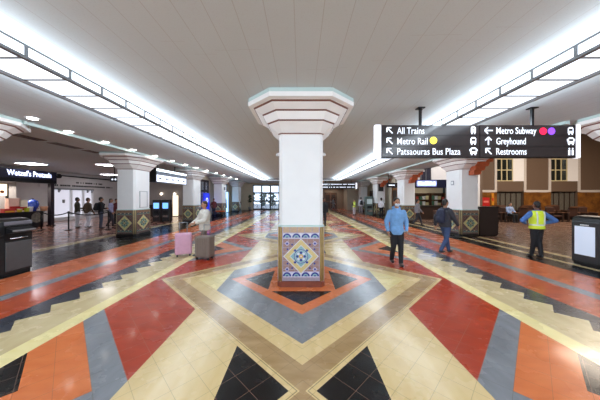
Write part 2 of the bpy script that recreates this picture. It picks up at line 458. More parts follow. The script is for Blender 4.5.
for k in range(5):
    y = YC+PER*k+(.1 if k else 0)
    pillar('tiled_pillar', {0: 'white pillar cut off by the left edge of the photo, its stepped capital above the black bin',
        1: 'white pillar with brown diamond tiled foot and poster frame, second in the left row',
        2: 'white pillar beside the lit menu box, third in the left row',
        3: 'white pillar with a small dark plaque, fourth in the left row beyond the blue door poster',
        4: 'white pillar at the far end of the left row near the glass doors'}[k], (XL, y, 0), MS, SS, 'pillars of the left row')
    XQ = XR+(.22 if k == 0 else 0)
    RP = pillar('tiled_pillar', {0: 'white pillar cut off by the right edge of the photo, behind the sign end',
        1: 'white pillar with brown diamond tiled foot, second in the right row, below the hanging sign',
        2: 'white pillar with an orange bracket beside the blue lit store sign, third in the right row',
        3: 'white pillar with dark wall plaque near the ticket machine, fourth in the right row',
        4: 'white pillar at the far end of the right row'}[k], (XQ, y, 0), MS, SS, 'pillars of the right row'); RIGHT.append(RP)
# teal cornice beams linking the capitals
for s, X, nm in ((-1, XL, 'trim_left'), (1, XR, 'trim_right')):
    xi = X-s*.9
    m = MB(); 
    for k in range(-1, 5):
        a = YC+PER*k+.75; b = YC+PER*(k+1)-.62
        if b > 31.4: b = 31.4
        m.box(xi-.06, xi+.06, a, b, CEIL-.075, CEIL-.001)
    struct(m.build(nm, TEAL))
# terracotta corbels on the outer front of the right pillars
def corbel(p):
    y = -.455
    def block(x0, x1, z0, z1, nose):
        return [(x0, z0)]+[(x1-nose+nose*math.sin(a), z0+nose-nose*math.cos(a)) for a in [i*PI/2/6 for i in range(7)]]+[(x1, z1), (x0, z1)]
    o = None
    for x0, x1, z0, z1 in ((-.08, .24, 2.70, 2.9), (-.02, .42, 2.88, 3.08), (.08, .6, 3.06, 3.26), (.18, .78, 3.24, 3.45)):
        q = MB().prism(block(x0, x1, z0, z1, .09), 'y', y-.25, y).build('corbel' if o is None else 'corbel_step', TERRA, o or p)
        o = o or q
    o['label'] = 'orange stepped bracket'
for p in RIGHT[1:4]: corbel(p)

# poster frame and little sign plates on pillars
def frame_on(name, label, cat, loc, rz, w, h, fm, pm, bw=.03):
    t = thing(name, label, cat, loc, rz)
    f = MB().box(-w/2, w/2, -.03, 0, h/2-bw, h/2).box(-w/2, w/2, -.03, 0, -h/2, -h/2+bw).box(-w/2, -w/2+bw, -.03, 0, -h/2+bw, h/2-bw).box(w/2-bw, w/2, -.03, 0, -h/2+bw, h/2-bw)
    f.build('frame', fm, t); MB().box(-w/2+bw, w/2-bw, -.016, 0, -h/2+bw, h/2-bw).build('sheet', pm, t)
    return t
yl1 = YC+PER+.1
frame_on('framed_poster', 'grey poster frame with blank white sheet on the inner side of a left pillar', 'poster', (XL+.414, yl1+.02, 1.64), PI/2, .52, .76, mat('light_grey_frame', (176, 178, 180), .4), WHITE)
t = thing('wall_plaque', 'small square grey plaque on the white pillar below the hanging sign', 'sign', (XR-.414, yl1, 2.4), -PI/2)
MB().box(-.1, .1, -.02, 0, -.1, .1).build('plate', GREYM, t); MB().box(-.06, .06, -.024, -.02, -.06, .06).build('inset', WHITE, t)
t = thing('wall_plaque', 'dark square plaque high on the fourth pillar of the left row', 'sign', (XL+.414, YC+3*PER+.1, 2.55), PI/2)
MB().box(-.15, .15, -.02, 0, -.15, .15).build('plate', BLACK, t); MB().box(-.11, .11, -.024, -.02, -.11, .11).build('inset', DARKGREY, t)
frame_on('wall_plaque', 'dark grey square board high on a distant pillar of the right row', 'sign', (XR-.0, YC+3*PER+.1-.56, 2.62), 0, .5, .7, GREYM, DARKGREY)
# small cameras behind the centre pillar
for s, l in ((-1, 'small white security camera peeking out left of the centre pillar'), (1, 'small white security camera peeking out right of the centre pillar')):
    t = thing('security_camera', l, 'camera', (s*.43, YC+.2, 2.66))
    MB().box(-.015 if s > 0 else -.02, .02 if s > 0 else .015, -.03, .03, -.03, .03).build('mount', WHITE, t)
    MB().cyl((s*.01, 0, 0), (s*.08, -.02, .02), .016).build('arm', WHITE, t)
    MB().cyl((s*.06, -.07, .025), (s*.1, .05, .03), .033).build('camera_body', WHITE, t)

# ------------------------------------------------------------------ downlights and other ceiling fittings
dl = thing('downlight', 'recessed ceiling downlight nearest the camera on the left, beside the cut off pillar capital', 'ceiling light', (-6.35, 5.52, CEIL), 0, 'downlights along the left row')
MB().lathe([(.095, 0), (.14, 0), (.135, -.01), (.095, -.01)]).build('trim_ring', WHITE, dl)
MB().lathe([(.095, -.004), (.095, -.016), (.06, -.03), (.001, -.033)]).build('lamp', DOWN, dl)
ys = [6.65, 7.9, 9.2, 10.6, 12.0, 13.4, 14.8, 16.4, 18.2, 20.0, 22.0, 24.0]
words_ = ['second','third','fourth','fifth','sixth','seventh','eighth','ninth','tenth','eleventh','twelfth','thirteenth']
for y, wd in zip(ys, words_):
    dup(dl, (-6.62, y, CEIL), 0, wd+' recessed ceiling downlight from the camera in the left row')
def troffer(label, x, y, w=1.0, d=.7):
    t = thing('ceiling_panel_light', label, 'ceiling light', (x, y, CEIL))
    MB().box(-w/2, w/2, -d/2, d/2, -.04, -.001).build('housing', WHITE, t)
    MB().box(-w/2+.05, w/2-.05, -d/2+.05, d/2-.05, -.05, -.04).build('diffuser', emat('panel_diffuser', (250, 248, 255), 9), t)
troffer('flat ceiling panel light above the pretzel counter sign', -14.9, 12.9, 1.1, .8)
troffer('flat ceiling panel light left of the tiled pillar in the side hall', -11.1, 13.4, .9, .8)
troffer('flat ceiling panel added as fill light above the dark service counter behind the pillars', -12.6, 19.5, 1.0, .8)  # extra panel, added to brighten the back of the left hall
troffer('flat ceiling panel light far back in the left side hall', -15.7, 19.2, 1.1, .9)
def vent(label, x, y, w=.35, d=1.0):
    t = thing('ceiling_vent', label, 'vent', (x, y, CEIL))
    MB().box(-w/2, w/2, -d/2, -d/2+.03, -.015, -.001).box(-w/2, w/2, d/2-.03, d/2, -.015, -.001).box(-w/2, -w/2+.03, -d/2, d/2, -.015, -.001).box(w/2-.03, w/2, -d/2, d/2, -.015, -.001).build('frame', BROWNW, t)
    m = MB()
    for i in range(9): m.box(-w/2+.03, w/2-.03, -d/2+.05+i*(d-.1)/9, -d/2+.08+i*(d-.1)/9, -.012, -.002)
    m.build('louvre', BROWNW, t)
    MB().box(-w/2+.02, w/2-.02, -d/2+.02, d/2-.02, -.003, -.001).build('duct', BLACK, t)
vent('brown ceiling vent beside the nearest left pillar capital', -8.55, 7.2)
vent('brown ceiling vent second from the camera left of the pillar row', -8.55, 8.5)
vent('small brown ceiling vent in front of the second left pillar', -8.6, 9.6, .3, .6)

# ------------------------------------------------------------------ the overhead direction sign
SY = 4.85; mpp = SY/F
def sx(p): return (p-301)*mpp
def sz(p): return H+(197-p)*mpp
t = thing('hanging_sign', 'large dark overhead direction sign with white lettering and arrows hung from two black posts', 'sign', (sx(479), SY, sz(158)))
o0 = Vector(t.location)
def S(m, name, mats): 
    return m.build(name, mats, t, -o0)
S(MB().box(sx(381), sx(576.5), SY+.012, SY+.09, sz(157.8), sz(125)), 'housing', BLACKM)
rows = [(125.3, 135.4), (135.9, 146.1), (146.6, 157.0)]
for (xa, xb) in ((382.0, 479.1), (480.1, 575.6)):
    for (ya, yb) in rows:
        S(MB().box(sx(xa), sx(xb), SY, SY+.02, sz(yb), sz(ya)), 'face_panel', SIGNB)
for xa, xb, l in ((375, 381.2, 0), (576.6, 580.6, 1)):
    S(MB().box(sx(xa), sx(xb), SY-.005, SY+.095, sz(157.9), sz(124.6), bev=.012), 'lit_end', ENDCAP)
for p in (421.5, 534.5):
    po = S(MB().box(sx(p)-.022, sx(p)+.022, SY+.03, SY+.075, sz(125), CEIL-.02), 'post', BLACKM)
    po2 = MB().box(sx(p)-.07, sx(p)+.07, SY-.02, SY+.12, CEIL-.022, CEIL-.001).build('ceiling_plate', BLACKM, po)
def word(s, xa, xb, yc, cap=6.8):
    me = text_mesh(s, (xb-xa)*mpp, cap*mpp, .004, LETTER, .003)
    o = link('lettering', me, t, Vector((sx(xa), SY-.001, sz(yc+cap/2)))-o0)
for s, xa, xb, r in (('All Trains', 397, 424.3, 0), ('Metro Rail', 397.2, 427.5, 1), ('Patsaouras Bus Plaza', 397.2, 460.3, 2),
                     ('Metro Subway', 496.2, 536.2, 0), ('Greyhound', 496.2, 525.6, 1), ('Restrooms', 496.2, 526.4, 2)):
    word(s, xa, xb, (130.5, 141, 151.3)[r])
def arrow(xc, yc, ang):
    m = MB(); R = Matrix.Rotation(ang, 2)
    segs = [((0, -.085), (0, .06)), ((0, .08), (-.065, .015)), ((0, .08), (.065, .015))]
    for a, b in segs:
        a, b = R @ Vector(a), R @ Vector(b); dd = (b-a).normalized(); nn = Vector((-dd.y, dd.x))*.0125
        pts = [a-nn, b-nn, b+nn, a+nn]
        m.prism([(sx(xc)+p.x, sz(yc)+p.y) for p in pts], 'y', SY-.005, SY-.001)
    S(m, 'arrow', LETTER)
for yc in (130.5, 141, 151.3): arrow(389.6, yc, PI/4)
arrow(488.5, 130.5, PI/2); arrow(488.3, 141, 0); arrow(488.5, 151.3, PI/4)
def icon(xc, yc, kind):
    m = MB(); X, Z = sx(xc), sz(yc)
    def R(x0, x1, z0, z1, d=.004): m.box(X+x0, X+x1, SY-d, SY-.001, Z+z0, Z+z1)
    m.mi = 0
    if kind == 'restroom':
        for s in (-1, 1):
            R(s*.036-.02, s*.036+.02, -.075, .035); m.ball((X+s*.035, SY-.004, Z+.06), (.018, .004, .018), 10)
    else:
        wd = .05 if kind == 'train' else .058 if kind == 'rail' else .066
        m.prism([(X-wd, Z-.05), (X+wd, Z-.05), (X+wd, Z+.05), (X+wd*.6, Z+.08), (X-wd*.6, Z+.08), (X-wd, Z+.05)], 'y', SY-.004, SY-.001)
        R(-wd*.8, -wd*.35, -.08, -.05); R(wd*.35, wd*.8, -.08, -.05)
        if kind == 'bus': R(-wd*1.25, -wd, .0, .045); R(wd, wd*1.25, .0, .045)
        m.mi = 1; R(-wd*.65, wd*.65, .0 if kind != 'train' else .035, .045 if kind != 'train' else .055, .006)
        if kind == 'train': R(-.005, .005, -.05, .03, .006)
    S(m, 'pictogram', [LETTER, SIGNB])
icon(473.2, 130.3, 'train'); icon(473.2, 141, 'rail'); icon(473.4, 151.3, 'bus')
icon(570.5, 131, 'rail'); icon(570.8, 141.2, 'bus'); icon(570.8, 151.6, 'restroom')
for xc, yc, c in ((433.3, 140.5, (245, 225, 60)), (543, 131.2, (235, 30, 70)), (551.3, 131.2, (130, 70, 230))):
    m = MB().cyl((sx(xc), SY-.001, sz(yc)), (sx(xc), SY-.006, sz(yc)), 3.6*mpp, seg=24)
    S(m, 'line_bullet', emat('bullet_colour', c, .8, c))

# ------------------------------------------------------------------ far hall sign (dark board with light bars)
def bars_sign(name, label, loc, w, h, rowsn, rz=0, face=SIGNB, glow=LETTER, depth=.15, hang=None):
    t = thing(name, label, 'sign', loc, rz)
    MB().box(-w/2, w/2, 0, depth, 0, h).build('housing', BLACKM, t)
    MB().box(-w/2+.03, w/2-.03, -.012, 0, .03, h-.03).build('face_panel', face, t)
    for r in range(rowsn):
        m = MB(); z = h*(r+.5)/rowsn; x = -w/2+.12; rr = random.Random(r+int(w*10))
        hh = h/rowsn*.12
        while x < w/2-.3:
            ww = rr.uniform(.05, .12); m.box(x, x+ww*.85, -.018, -.012, z-hh, z+hh); x += ww
            if rr.random() < .2: x += .12
        m.build('lettering', glow, t)
    if hang:
        for s in (-1, 1): MB().box(s*w*.35-.02, s*w*.35+.02, depth/2-.02, depth/2+.02, h, hang).build('post', BLACKM, t)
    return t
t = bars_sign('hanging_sign', 'distant dark overhead sign with lit ends hung across the far right of the hall', (4.1, 25.5, 2.66), 4.0, .64, 2, hang=CEIL-2.661)
for s in (-1, 1): MB().box(s*1.95-.08, s*1.95+.08, -.02, .17, .0, .64).build('lit_end', ENDCAP, t)
bars_sign('hanging_sign', 'small black overhead sign hung between two pillars of the right row', (7.18, 18.3, 2.5), .85, .36, 1, hang=CEIL-2.501)
t = thing('hanging_sign', 'small black sign with two white round pictograms left of the tiled pillar', 'sign', (-10.1, 12.6, 2.58))
MB().box(-.2, .2, 0, .08, 0, .24).build('housing', BLACKM, t)
for s in (-1, 1): MB().cyl((s*.085, 0, .12), (s*.085, -.008, .12), .05).build('pictogram', LETTER, t)
MB().box(-.015, .015, .03, .05, .24, CEIL-2.581).build('post', BLACKM, t)

# ------------------------------------------------------------------ end doors, left doorways
FRAMEB = mat('dark_bronze_frame', (44, 38, 40), .4)
SKYGLASS = glassmat('bright_glass', (225, 238, 255), .15)
def glazed(name, label, loc, w, h, cols, rowz, rz=0, part='door'):
    """frame of bars with a pane per opening, XZ plane"""
    t = link(name, None, None, loc, rz); struct(t)
    m = MB(); bw = .1
    for i in range(cols+1):
        x = -w/2+w*i/cols; m.box(x-bw, x+bw, -.05, .05, 0, h)
    for z in rowz: m.box(-w/2, w/2, -.045, .045, z-bw, z+bw)
    m.build('frame', FRAMEB, t)
    for i in range(cols):
        for za, zb in zip(rowz, rowz[1:]):
            MB().box(-w/2+w*i/cols+bw, -w/2+w*(i+1)/cols-bw, -.006, .006, za+bw, zb-bw).build('pane', SKYGLASS, t)
    for i in range(cols):
        MB().box(-w/2+w*(i+.5)/cols-.02, -w/2+w*(i+.5)/cols+.02, -.12, -.05, .15, 1.05).build('stile', FRAMEB, t)
        MB().box(-w/2+w*(i+.5)/cols-.3, -w/2+w*(i+.5)/cols+.3, -.09, -.05, 1.0, 1.06).build('push_bar', GREYM, t)
    return t
glazed('door_1', '', (-3.55, 31.6, 0), 5.9, 3.4, 5, (.08, 1.2, 2.3, 3.34))
glazed('door_2', '', (-8.7, 20.6, 0), 2.5, 3.28, 3, (.08, 2.3, 3.2), PI/2)
glazed('door_3', '', (-8.7, 25.8, 0), 3.1, 3.28, 3, (.08, 2.3, 3.2), PI/2)
# outdoor paving and hedge beyond the end doors
struct(MB().box(-20, 2, 31.7, 60, -.25, -.06).build('ground', mat('outdoor_paving', (96, 96, 98), .7)))
for i, x in enumerate((-7.6, -5.9, -4.4, -2.6)):
    t = thing('shrub', ['leafy shrub outdoors behind the left glass door', 'leafy shrub outdoors behind the second glass door', 'leafy shrub outdoors behind the middle glass door', 'leafy shrub outdoors seen beside the centre pillar'][i], 'shrub', (x, 36+i % 2, -.06))
    m = MB(); rr = random.Random(i)
    for k in range(60):
        a = rr.uniform(0, 2*PI); q = rr.uniform(0, .6); z = rr.uniform(.5, 2.4)
        m.ball((q*math.cos(a), q*math.sin(a), z), (.17, .17, .13), 6)
    m.build('foliage', GREEN, t); MB().cyl((0, 0, 0), (0, 0, 1), .05).build('stem', BROWNW, t)
# blue poster panel with white ring on left doorway
t = thing('standing_sign', 'blue floor standing panel with a white ring in front of a left side door', 'sign', (-8.42, 20.9, 0), PI/2)
MB().box(-.6, .6, 0, .08, .04, 2.1).build('panel', emat('blue_lit_panel', (20, 40, 190), .9, (20, 34, 140)), t)
m = MB(); 
ring = [(.24, .0), (.24, -.01), (.15, -.01), (.15, .0)]
m.loft([[(r*math.cos(2*PI*i/28), y, 1.45+r*math.sin(2*PI*i/28)) for i in range(28)] for r, y in ring+ring[:1]], cap=False)
m.build('ring_emblem', LETTER, t); MB().box(-.5, .5, -.1, .18, 0, .04).build('foot', BLACK, t)
t = thing('standing_sign', 'pale blue lit panel in the far left doorway between pillars', 'sign', (-8.42, 26.3, 0), PI/2)
MB().box(-.7, .7, 0, .08, .04, 2.3).build('panel', emat('cyan_lit_panel', (150, 205, 255), 1.5), t)
MB().box(-.5, .5, -.1, .18, 0, .04).build('foot', BLACK, t)
MB().prism([(-.2, .5), (.25, .5), (.1, 1.4), (-.05, 1.7), (-.25, 1.2)], 'y', -.006, 0).build('picture', mat('dark_blue_print', (40, 80, 120), .4), t)
# orange bench
t = thing('bench', 'low bench with orange seat on dark legs beyond the left pillars', 'bench', (-7.5, 21.3, 0))
MB().box(-.55, .55, -.25, .25, .4, .5, bev=.03).build('seat', ORANGE, t)
for sx_ in (-1, 1):
    for sy_ in (-1, 1): MB().box(sx_*.45-.03, sx_*.45+.03, sy_*.18-.03, sy_*.18+.03, 0, .4).build('leg', BLACKM, t)
# potted tree
t = thing('potted_tree', 'small dark potted tree by the far end of the left row', 'plant', (-6.75, 30.8, 0))
MB().lathe([(.16, 0), (.22, .45), (.2, .45), (.18, .4)]).build('pot', GREYM, t)
MB().cyl((0, 0, .4), (0, 0, 1.2), .025).build('trunk', BROWNW, t)
m = MB(); rr = random.Random(4)
for k in range(70):
    a = rr.uniform(0, 2*PI); z = rr.uniform(1.0, 2.0); q = rr.uniform(0, .32)*(1-abs(z-1.45)/.9)
    m.ball((q*math.cos(a), q*math.sin(a), z), (.09, .09, .05), 6)
m.build('foliage', GREEN, t)
# brown double door and ticket machines at the far right
def panel_door(name, loc, rz, w, h, m1=BROWNW):
    t = link(name, None, None, loc, rz); struct(t)
    MB().box(-w/2-.08, -w/2, -.06, .06, 0, h+.08).box(w/2, w/2+.08, -.06, .06, 0, h+.08).box(-w/2, w/2, -.06, .06, h, h+.08).build('frame', DARKW, t)
    for s in (-1, 1):
        lf = MB().box(min(0, s*w/2)+.01, max(0, s*w/2)-.01, -.03, .02, .02, h).build('door_leaf', m1, t)
        mm = MB()
        for z0, z1 in ((.2, 1.0), (1.15, h-.2)): mm.box(s*w/4-w/4+.12, s*w/4+w/4-.12, -.04, -.03, z0, z1)
        mm.build('panel', DARKW, lf); MB().box(s*.06-.015, s*.06+.015, -.09, -.04, .95, 1.2).build('door_handle', CHROME, lf)
    return t
panel_door('door_4', (1.4, 31.45, 0), 0, 1.5, 2.3)
panel_door('door_12', (8.36, 20.2, 0), -PI/2, 2.2, 2.55, mat('honey_wood', (150, 104, 58), .4, var=.2))
panel_door('door_5', (8.25, 24.2, 0), -PI/2, 1.9, 2.4)
panel_door('door_6', (8.25, 26.8, 0), -PI/2, 1.9, 2.4)
panel_door('door_7', (4.3, 33.95, 0), 0, 1.6, 2.3)
def machine(label, loc, rz=0, body=None, scr=(120, 160, 200), h=1.75, w=.7):
    t = thing('ticket_machine', label, 'machine', loc, rz)
    MB().box(-w/2, w/2, 0, .55, 0, h, bev=.03).build('cabinet', body or GREYM, t)
    MB().box(-w*.36, w*.36, -.012, .01, h*.6, h*.86).build('screen', emat('machine_screen', scr, 1.0), t)
    MB().box(-w*.3, w*.3, -.02, .01, h*.38, h*.5).build('keypad', BLACK, t); MB().box(-w*.35, w*.35, -.03, .01, h*.2, h*.28).build('tray', CHROME, t)
machine('grey green ticket machine beside a distant pillar of the right row', (6.55, 22.3, 0), 0, mat('green_grey_cabinet', (88, 104, 100), .4), (40, 70, 70), 1.8, .7)
machine('dark kiosk with blue screen behind the tiled pillar, left one', (-10.3, 16.6, 0), .2, DARKGREY, (90, 170, 255), 1.55, .5)
machine('dark kiosk with blue screen behind the tiled pillar, right one', (-9.65, 16.6, 0), .2, DARKGREY, (90, 170, 255), 1.55, .5)
t = thing('display_column', 'tall pale backlit column standing beyond the dark kiosks', 'display', (-11.4, 21.2, 0))
MB().box(-.2, .2, -.1, .1, .05, 1.9).build('panel', emat('warm_lit_column', (255, 232, 200), .9), t); MB().box(-.26, .26, -.16, .16, 0, .05).build('foot', BLACK, t)
# dark counter along the back of the left hall
t = thing('service_counter', 'dark service counter at the back behind the blue screen kiosks', 'counter', (-12.4, 21.5, 0))
MB().box(-2, .4, -.3, .3, 0, 1.0).build('body', DARKW, t); MB().box(-2.05, .45, -.35, .35, 1.0, 1.05).build('worktop', BLACK, t)
for x, l in ((-13.7, 'round wall lamp on the grey back wall, left one'), (-12.4, 'round wall lamp on the grey back wall, right one')):
    t = thing('wall_lamp', l, 'lamp', (x, 22.98, 2.0))
    MB().box(-.08, .08, -.04, 0, -.1, .1).build('bracket', BLACKM, t); MB().ball((0, -.1, .05), .12).build('lamp_globe', emat('lamp_globe', (255, 240, 220), 3), t)
# lit menu box between left pillars
t = thing('menu_board', 'long lit white menu box hung between the second and third left pillars', 'sign', (-7.64, 13.95, 2.54), PI/2)
MB().box(-1.65, 1.6, 0, .36, 0, .76).build('housing', BLACK, t)
LITW = emat('menu_white', (215, 225, 255), 1.1)
for i in range(5):
    x0 = -1.6+i*.635
    pn = MB().box(x0, x0+.615, -.012, 0, .04, .4).build('menu_panel', LITW, t)
    MB().box(x0+.2, x0+.36, -.018, -.012, .17, .27).box(x0+.08, x0+.16, -.018, -.012, .2, .24).box(x0+.4, x0+.52, -.018, -.012, .2, .24).build('picture', NAVY, pn)
MB().box(-1.6, 1.58, -.012, 0, .43, .57).build('grey_band', mat('menu_grey', (96, 104, 120), .4), t)
MB().box(-1.6, 1.58, -.012, 0, .6, .72).build('light_band', emat('menu_top_light', (225, 240, 255), 2.0), t)
for q in (-1.2, .5): MB().box(q-.02, q+.02, .15, .19, .76, CEIL-2.541).build('post', BLACKM, t)

# ------------------------------------------------------------------ bins
def bigbin(label, loc, rz, advert):
    """front faces -Y locally"""
    t = thing('litter_bin', label, 'bin', loc, rz)
    w, d, h = (.30 if advert else .34), .62, 1.26
    body = MB()
    side = [(0, .06), (d, .06), (d, 1.12), (d-.06, 1.22), (d*.5, 1.27), (.1, 1.25), (.02, 1.2), (0, 1.1)]
    body.prism(side, 'x', -w, w)
    body.build('cabinet', BLACK, t)
    MB().box(-w+.02, w-.02, .02, d-.02, 0, .06).build('plinth', BLACKM, t)
    if advert:
        MB().box(-w+.01, w-.01, -.025, .0, .1, 1.12, bev=.012).build('advert_frame', DARKGREY, t)
        MB().box(-.212, .212, -.034, -.025, .27, 1.0).build('advert_sheet', emat('blank_advert', (205, 216, 236), .2, (205, 214, 230)), t)
        m = MB()
        for i in range(6): m.box(-.09+i*.031, -.07+i*.031, -.031, -.025, 1.02, 1.05)
        m.build('lettering', WHITE, t)
    else:
        MB().box(-.18, w-.015, -.025, .0, .1, .74, bev=.01).build('door_panel', mat('bin_door_grey', (70, 69, 70), .4, coat=.2), t)
        MB().box(-.18, w-.02, -.012, .0, .78, 1.1).build('hopper_surround', BLACKM, t)
        hp = MB().prism([(0, .93), (-.15, .96), (-.16, .99), (-.15, 1.02), (0, 1.07)], 'x', -.17, w-.06).build('hopper', BLACK, t)
        MB().box(-.17, w-.06, -.163, -.148, .975, 1.015).build('lip', GREYM, hp)
        MB().tube([(-.1, 0, .84), (-.1, -.06, .82), (.18, -.06, .82), (.18, 0, .84)], .014).build('handle', CHROME, t)
        MB().box(-.2, w-.01, -.02, .0, 1.12, 1.2, bev=.008).build('top_trim', mat('bin_top_grey', (104, 100, 108), .35), t)
        MB().box(-w+.06, -w+.13, -.02, .0, .84, .9).build('lock', BLACKM, t)
    return t
bigbin('black litter bin with pull down hopper and chrome handle by the left edge', (-6.5, 5.30, 0), PI/2, False)
bigbin('black litter bin with a blank white advert panel by the right edge', (7.22, 5.92, 0), -PI/2, True)

# ------------------------------------------------------------------ pretzel shop (left)
PX = -15.2
t = thing('shop_sign', 'dark blue shop fascia with lit white lettering above the food counter', 'sign', (PX, 13.3, 2.56), PI/2)
# local x runs along world +Y, local -y faces the hall
MB().box(-4.0, 1.22, 0, .5, 0, .72).build('fascia', BLACKM, t)
MB().box(-4.0, 1.18, -.015, 0, .22, .69).build('face_panel', mat('fascia_navy', (26, 28, 52), .3), t)
me = text_mesh("Wetzel's Pretzels", 2.15, .29, .01, emat('shop_lettering', (200, 212, 255), 2), .012)
link('lettering', me, t, (-1.26, -.016, .35))
MB().cyl((1.3, -.1, .5), (1.3, .05, .5), .14).build('spot_lamp', BLACKM, t)
t = thing('shop_post', 'dark square post holding the corner of the shop fascia', 'post', (PX-.12, 14.3, 0))
MB().box(-.1, .1, -.1, .1, .05, 2.559).build('shaft', mat('dark_purple_post', (40, 30, 38), .4), t); MB().box(-.14, .14, -.14, .14, 0, .05).build('base', BLACKM, t)
t = thing('shop_counter', 'black food counter with patterned front below the shop fascia', 'counter', (PX-.2, 12.2, 0), PI/2)
MB().box(-3, 1.8, .05, .7, 0, .88).build('body', BLACK, t); MB().box(-3, 1.85, 0, .75, .88, .93).build('worktop', DARKGREY, t)
MB().cyl((1.45, .05, .55), (1.45, .035, .55), .3, seg=20).build('logo_panel', mat('pattern_print', (120, 112, 100), .5, var=.6, scale=14), t)
struct(MB().box(-16.7, -16.6, 8, 13.6, 0, 3.4).build('wall_shop', WALLG))
t = thing('menu_board', 'glowing menu board with pretzel pictures at the left edge of the photo', 'sign', (PX-.3, 11.9, 1.82), PI/2)
MB().box(-1.2, .4, 0, .08, 0, .6).build('panel', emat('menu_cream', (255, 225, 180), 1.6), t)
m = MB()
for i in range(5): m.ball((-1.0+i*.3, -.005, .2), (.1, .008, .08), 10)
m.build('picture', mat('pretzel_brown', (170, 80, 30), .5), t)
MB().box(-1.25, -1.2, -.02, .1, -.92, .62).box(.4, .46, -.02, .1, -.92, .62).build('stand', BLACKM, t)
for i, (yy, c, lab, w, h, kind) in enumerate((
        (12.2, (200, 60, 50), 'red and yellow cup box on the food counter at the left edge', .34, .16, 'carton'),
        (12.55, (236, 190, 170), 'large pink and red carton on the food counter', .4, .58, 'carton'),
        (12.95, (240, 226, 200), 'cream carton on the food counter beside the pink one', .3, .5, 'carton'),
        (12.72, (214, 200, 60), 'short yellow tub in front of the cream carton', .16, .14, 'tub'),
        (13.05, (196, 206, 50), 'yellow green tub in the middle of the counter', .17, .16, 'tub'),
        (13.22, (224, 222, 226), 'white tub beside the blue cup dispenser', .18, .2, 'tub'),
        (13.92, (220, 160, 120), 'tan tub at the right end of the food counter', .26, .2, 'tub'))):
    xx = PX-.3 if i in (1, 2) else PX-.14
    t = thing(kind, lab, 'container', (xx, yy, .93), PI/2)
    mm = mat('pack_colour', c, .5); t.scale = (1.3, 1.3, 1.3)
    if kind == 'carton':
        MB().box(-w/2, w/2, -.08, .08, 0, h).build('box', mm, t); MB().box(-w/2+.02, w/2-.02, -.085, -.08, h*.12, h*.42).build('band', RED if i != 0 else mat('yellow_band', (230, 190, 60), .5), t)
    else:
        MB().lathe([(w*.4, 0), (w*.5, h*.85), (.001, h*.85)]).build('pot', mm, t); MB().lathe([(w*.53, h*.85), (w*.53, h), (.001, h)]).build('lid', WHITE if i % 2 else mm, t)
t = thing('drinks_urn', 'shiny blue round drinks urn on the food counter', 'urn', (PX-.35, 13.52, .93)); t.scale = (1.25, 1.25, 1.25)
MB().lathe([(.12, 0), (.12, .06), (.19, .18), (.22, .34), (.17, .48), (.06, .54), (.001, .54)]).build('bowl', mat('blue_gloss', (36, 70, 170), .15, coat=.6), t)
MB().cyl((.15, 0, .14), (.27, 0, .12), .022).build('tap', CHROME, t); MB().ball((0, 0, .57), .035).build('knob', BLACK, t)

# ------------------------------------------------------------------ left back wall storefront and lettering
t = thing('shop_window', 'brightly lit white shop window on the back wall behind the queue', 'window', (-17.98, 18.4, 0), PI/2)
MB().box(-1.7, 1.6, -.02, 0, .25, 2.35).build('backlit_panel', emat('window_glow', (232, 232, 250), .42), t)
for x in (-1.7, -.25, .75, 1.6): MB().box(x-.05, x+.05, -.16, -.02, 0, 2.4).build('mullion', WHITE, t)
MB().box(-1.75, 1.65, -.2, -.02, 2.3, 2.4).build('head_rail', GREYM, t); MB().box(-1.75, 1.65, -.3, -.02, 0, .25).build('sill', WHITE, t)
for x in (-1.3, 1.0, 1.4):
    MB().cyl((x, -.3, 2.35), (x, -.22, 2.1), .1, .05).build('spot_lamp', GREYM, t)
MB().box(-.85, -.65, -.03, -.02, 1.3, 1.55).build('notice', GREYM, t)
t = thing('wall_sign', 'white fascia band with two rows of small black lettering above the lit shop window', 'sign', (-17.99, 19.2, 2.45), PI/2)
MB().box(-3.2, 3.6, -.06, 0, .0, .85).build('band', WALLW, t); MB().box(-3.2, 3.6, -.08, 0, .85, .95).build('top_edge', BLACK, t)
for z, x0, x1 in ((.44, -.6, 1.8), (.17, -2.5, 3.0)):
    m = MB(); x = x0; rr = random.Random(int(z*100))
    while x < x1:
        ww = rr.uniform(.07, .16); m.box(x, x+ww*.8, -.066, -.06, z-.06, z+.06); x += ww+(.12 if rr.random() < .2 else 0)
    m.build('lettering', BLACK, t)

# ------------------------------------------------------------------ queue barriers
def stanchion(label, x, y, to=None, first=[None]):
    t = thing('queue_barrier', label, 'barrier', (x, y, 0), 0, 'queue barriers by the food counter')
    MB().lathe([(.17, 0), (.17, .015), (.06, .04), (.001, .04)]).build('base', BLACKM, t)
    MB().cyl((0, 0, .03), (0, 0, .95), .03).build('post', BLACKM, t)
    MB().cyl((0, 0, .86), (0, 0, 1.0), .042).build('head', BLACK, t)
    if to:
        dx, dy, sag = to[0]-x, to[1]-y, .14; m = MB(); n = 10
        L = math.hypot(dx, dy); ux, uy = dx/L, dy/L
        rings = []
        for i in range(n+1):
            q = i/n; z = .93-4*sag*q*(1-q); a = .05+(L-.1)*q
            rings.append([(ux*a-uy*.004, uy*a+ux*.004, z-.028), (ux*a+uy*.004, uy*a-ux*.004, z-.028), (ux*a+uy*.004, uy*a-ux*.004, z+.028), (ux*a-uy*.004, uy*a+ux*.004, z+.028)])
        m.loft(rings); m.build('belt', BLACK, t)
Q = [(-13.8, 12.4), (-12.25, 12.3), (-14.3, 15.0), (-10.4, 12.6), (-12.3, 15.2)]
stanchion('black queue barrier post standing just right of the left litter bin top', *Q[0], Q[1])
stanchion('black queue barrier post in front of the people in white trousers', *Q[1], Q[3])
stanchion('black queue barrier post beside the shop corner post', *Q[2], Q[1])
stanchion('black queue barrier post nearest the tiled pillar', *Q[3])
stanchion('black queue barrier post behind the queue', *Q[4], Q[2])

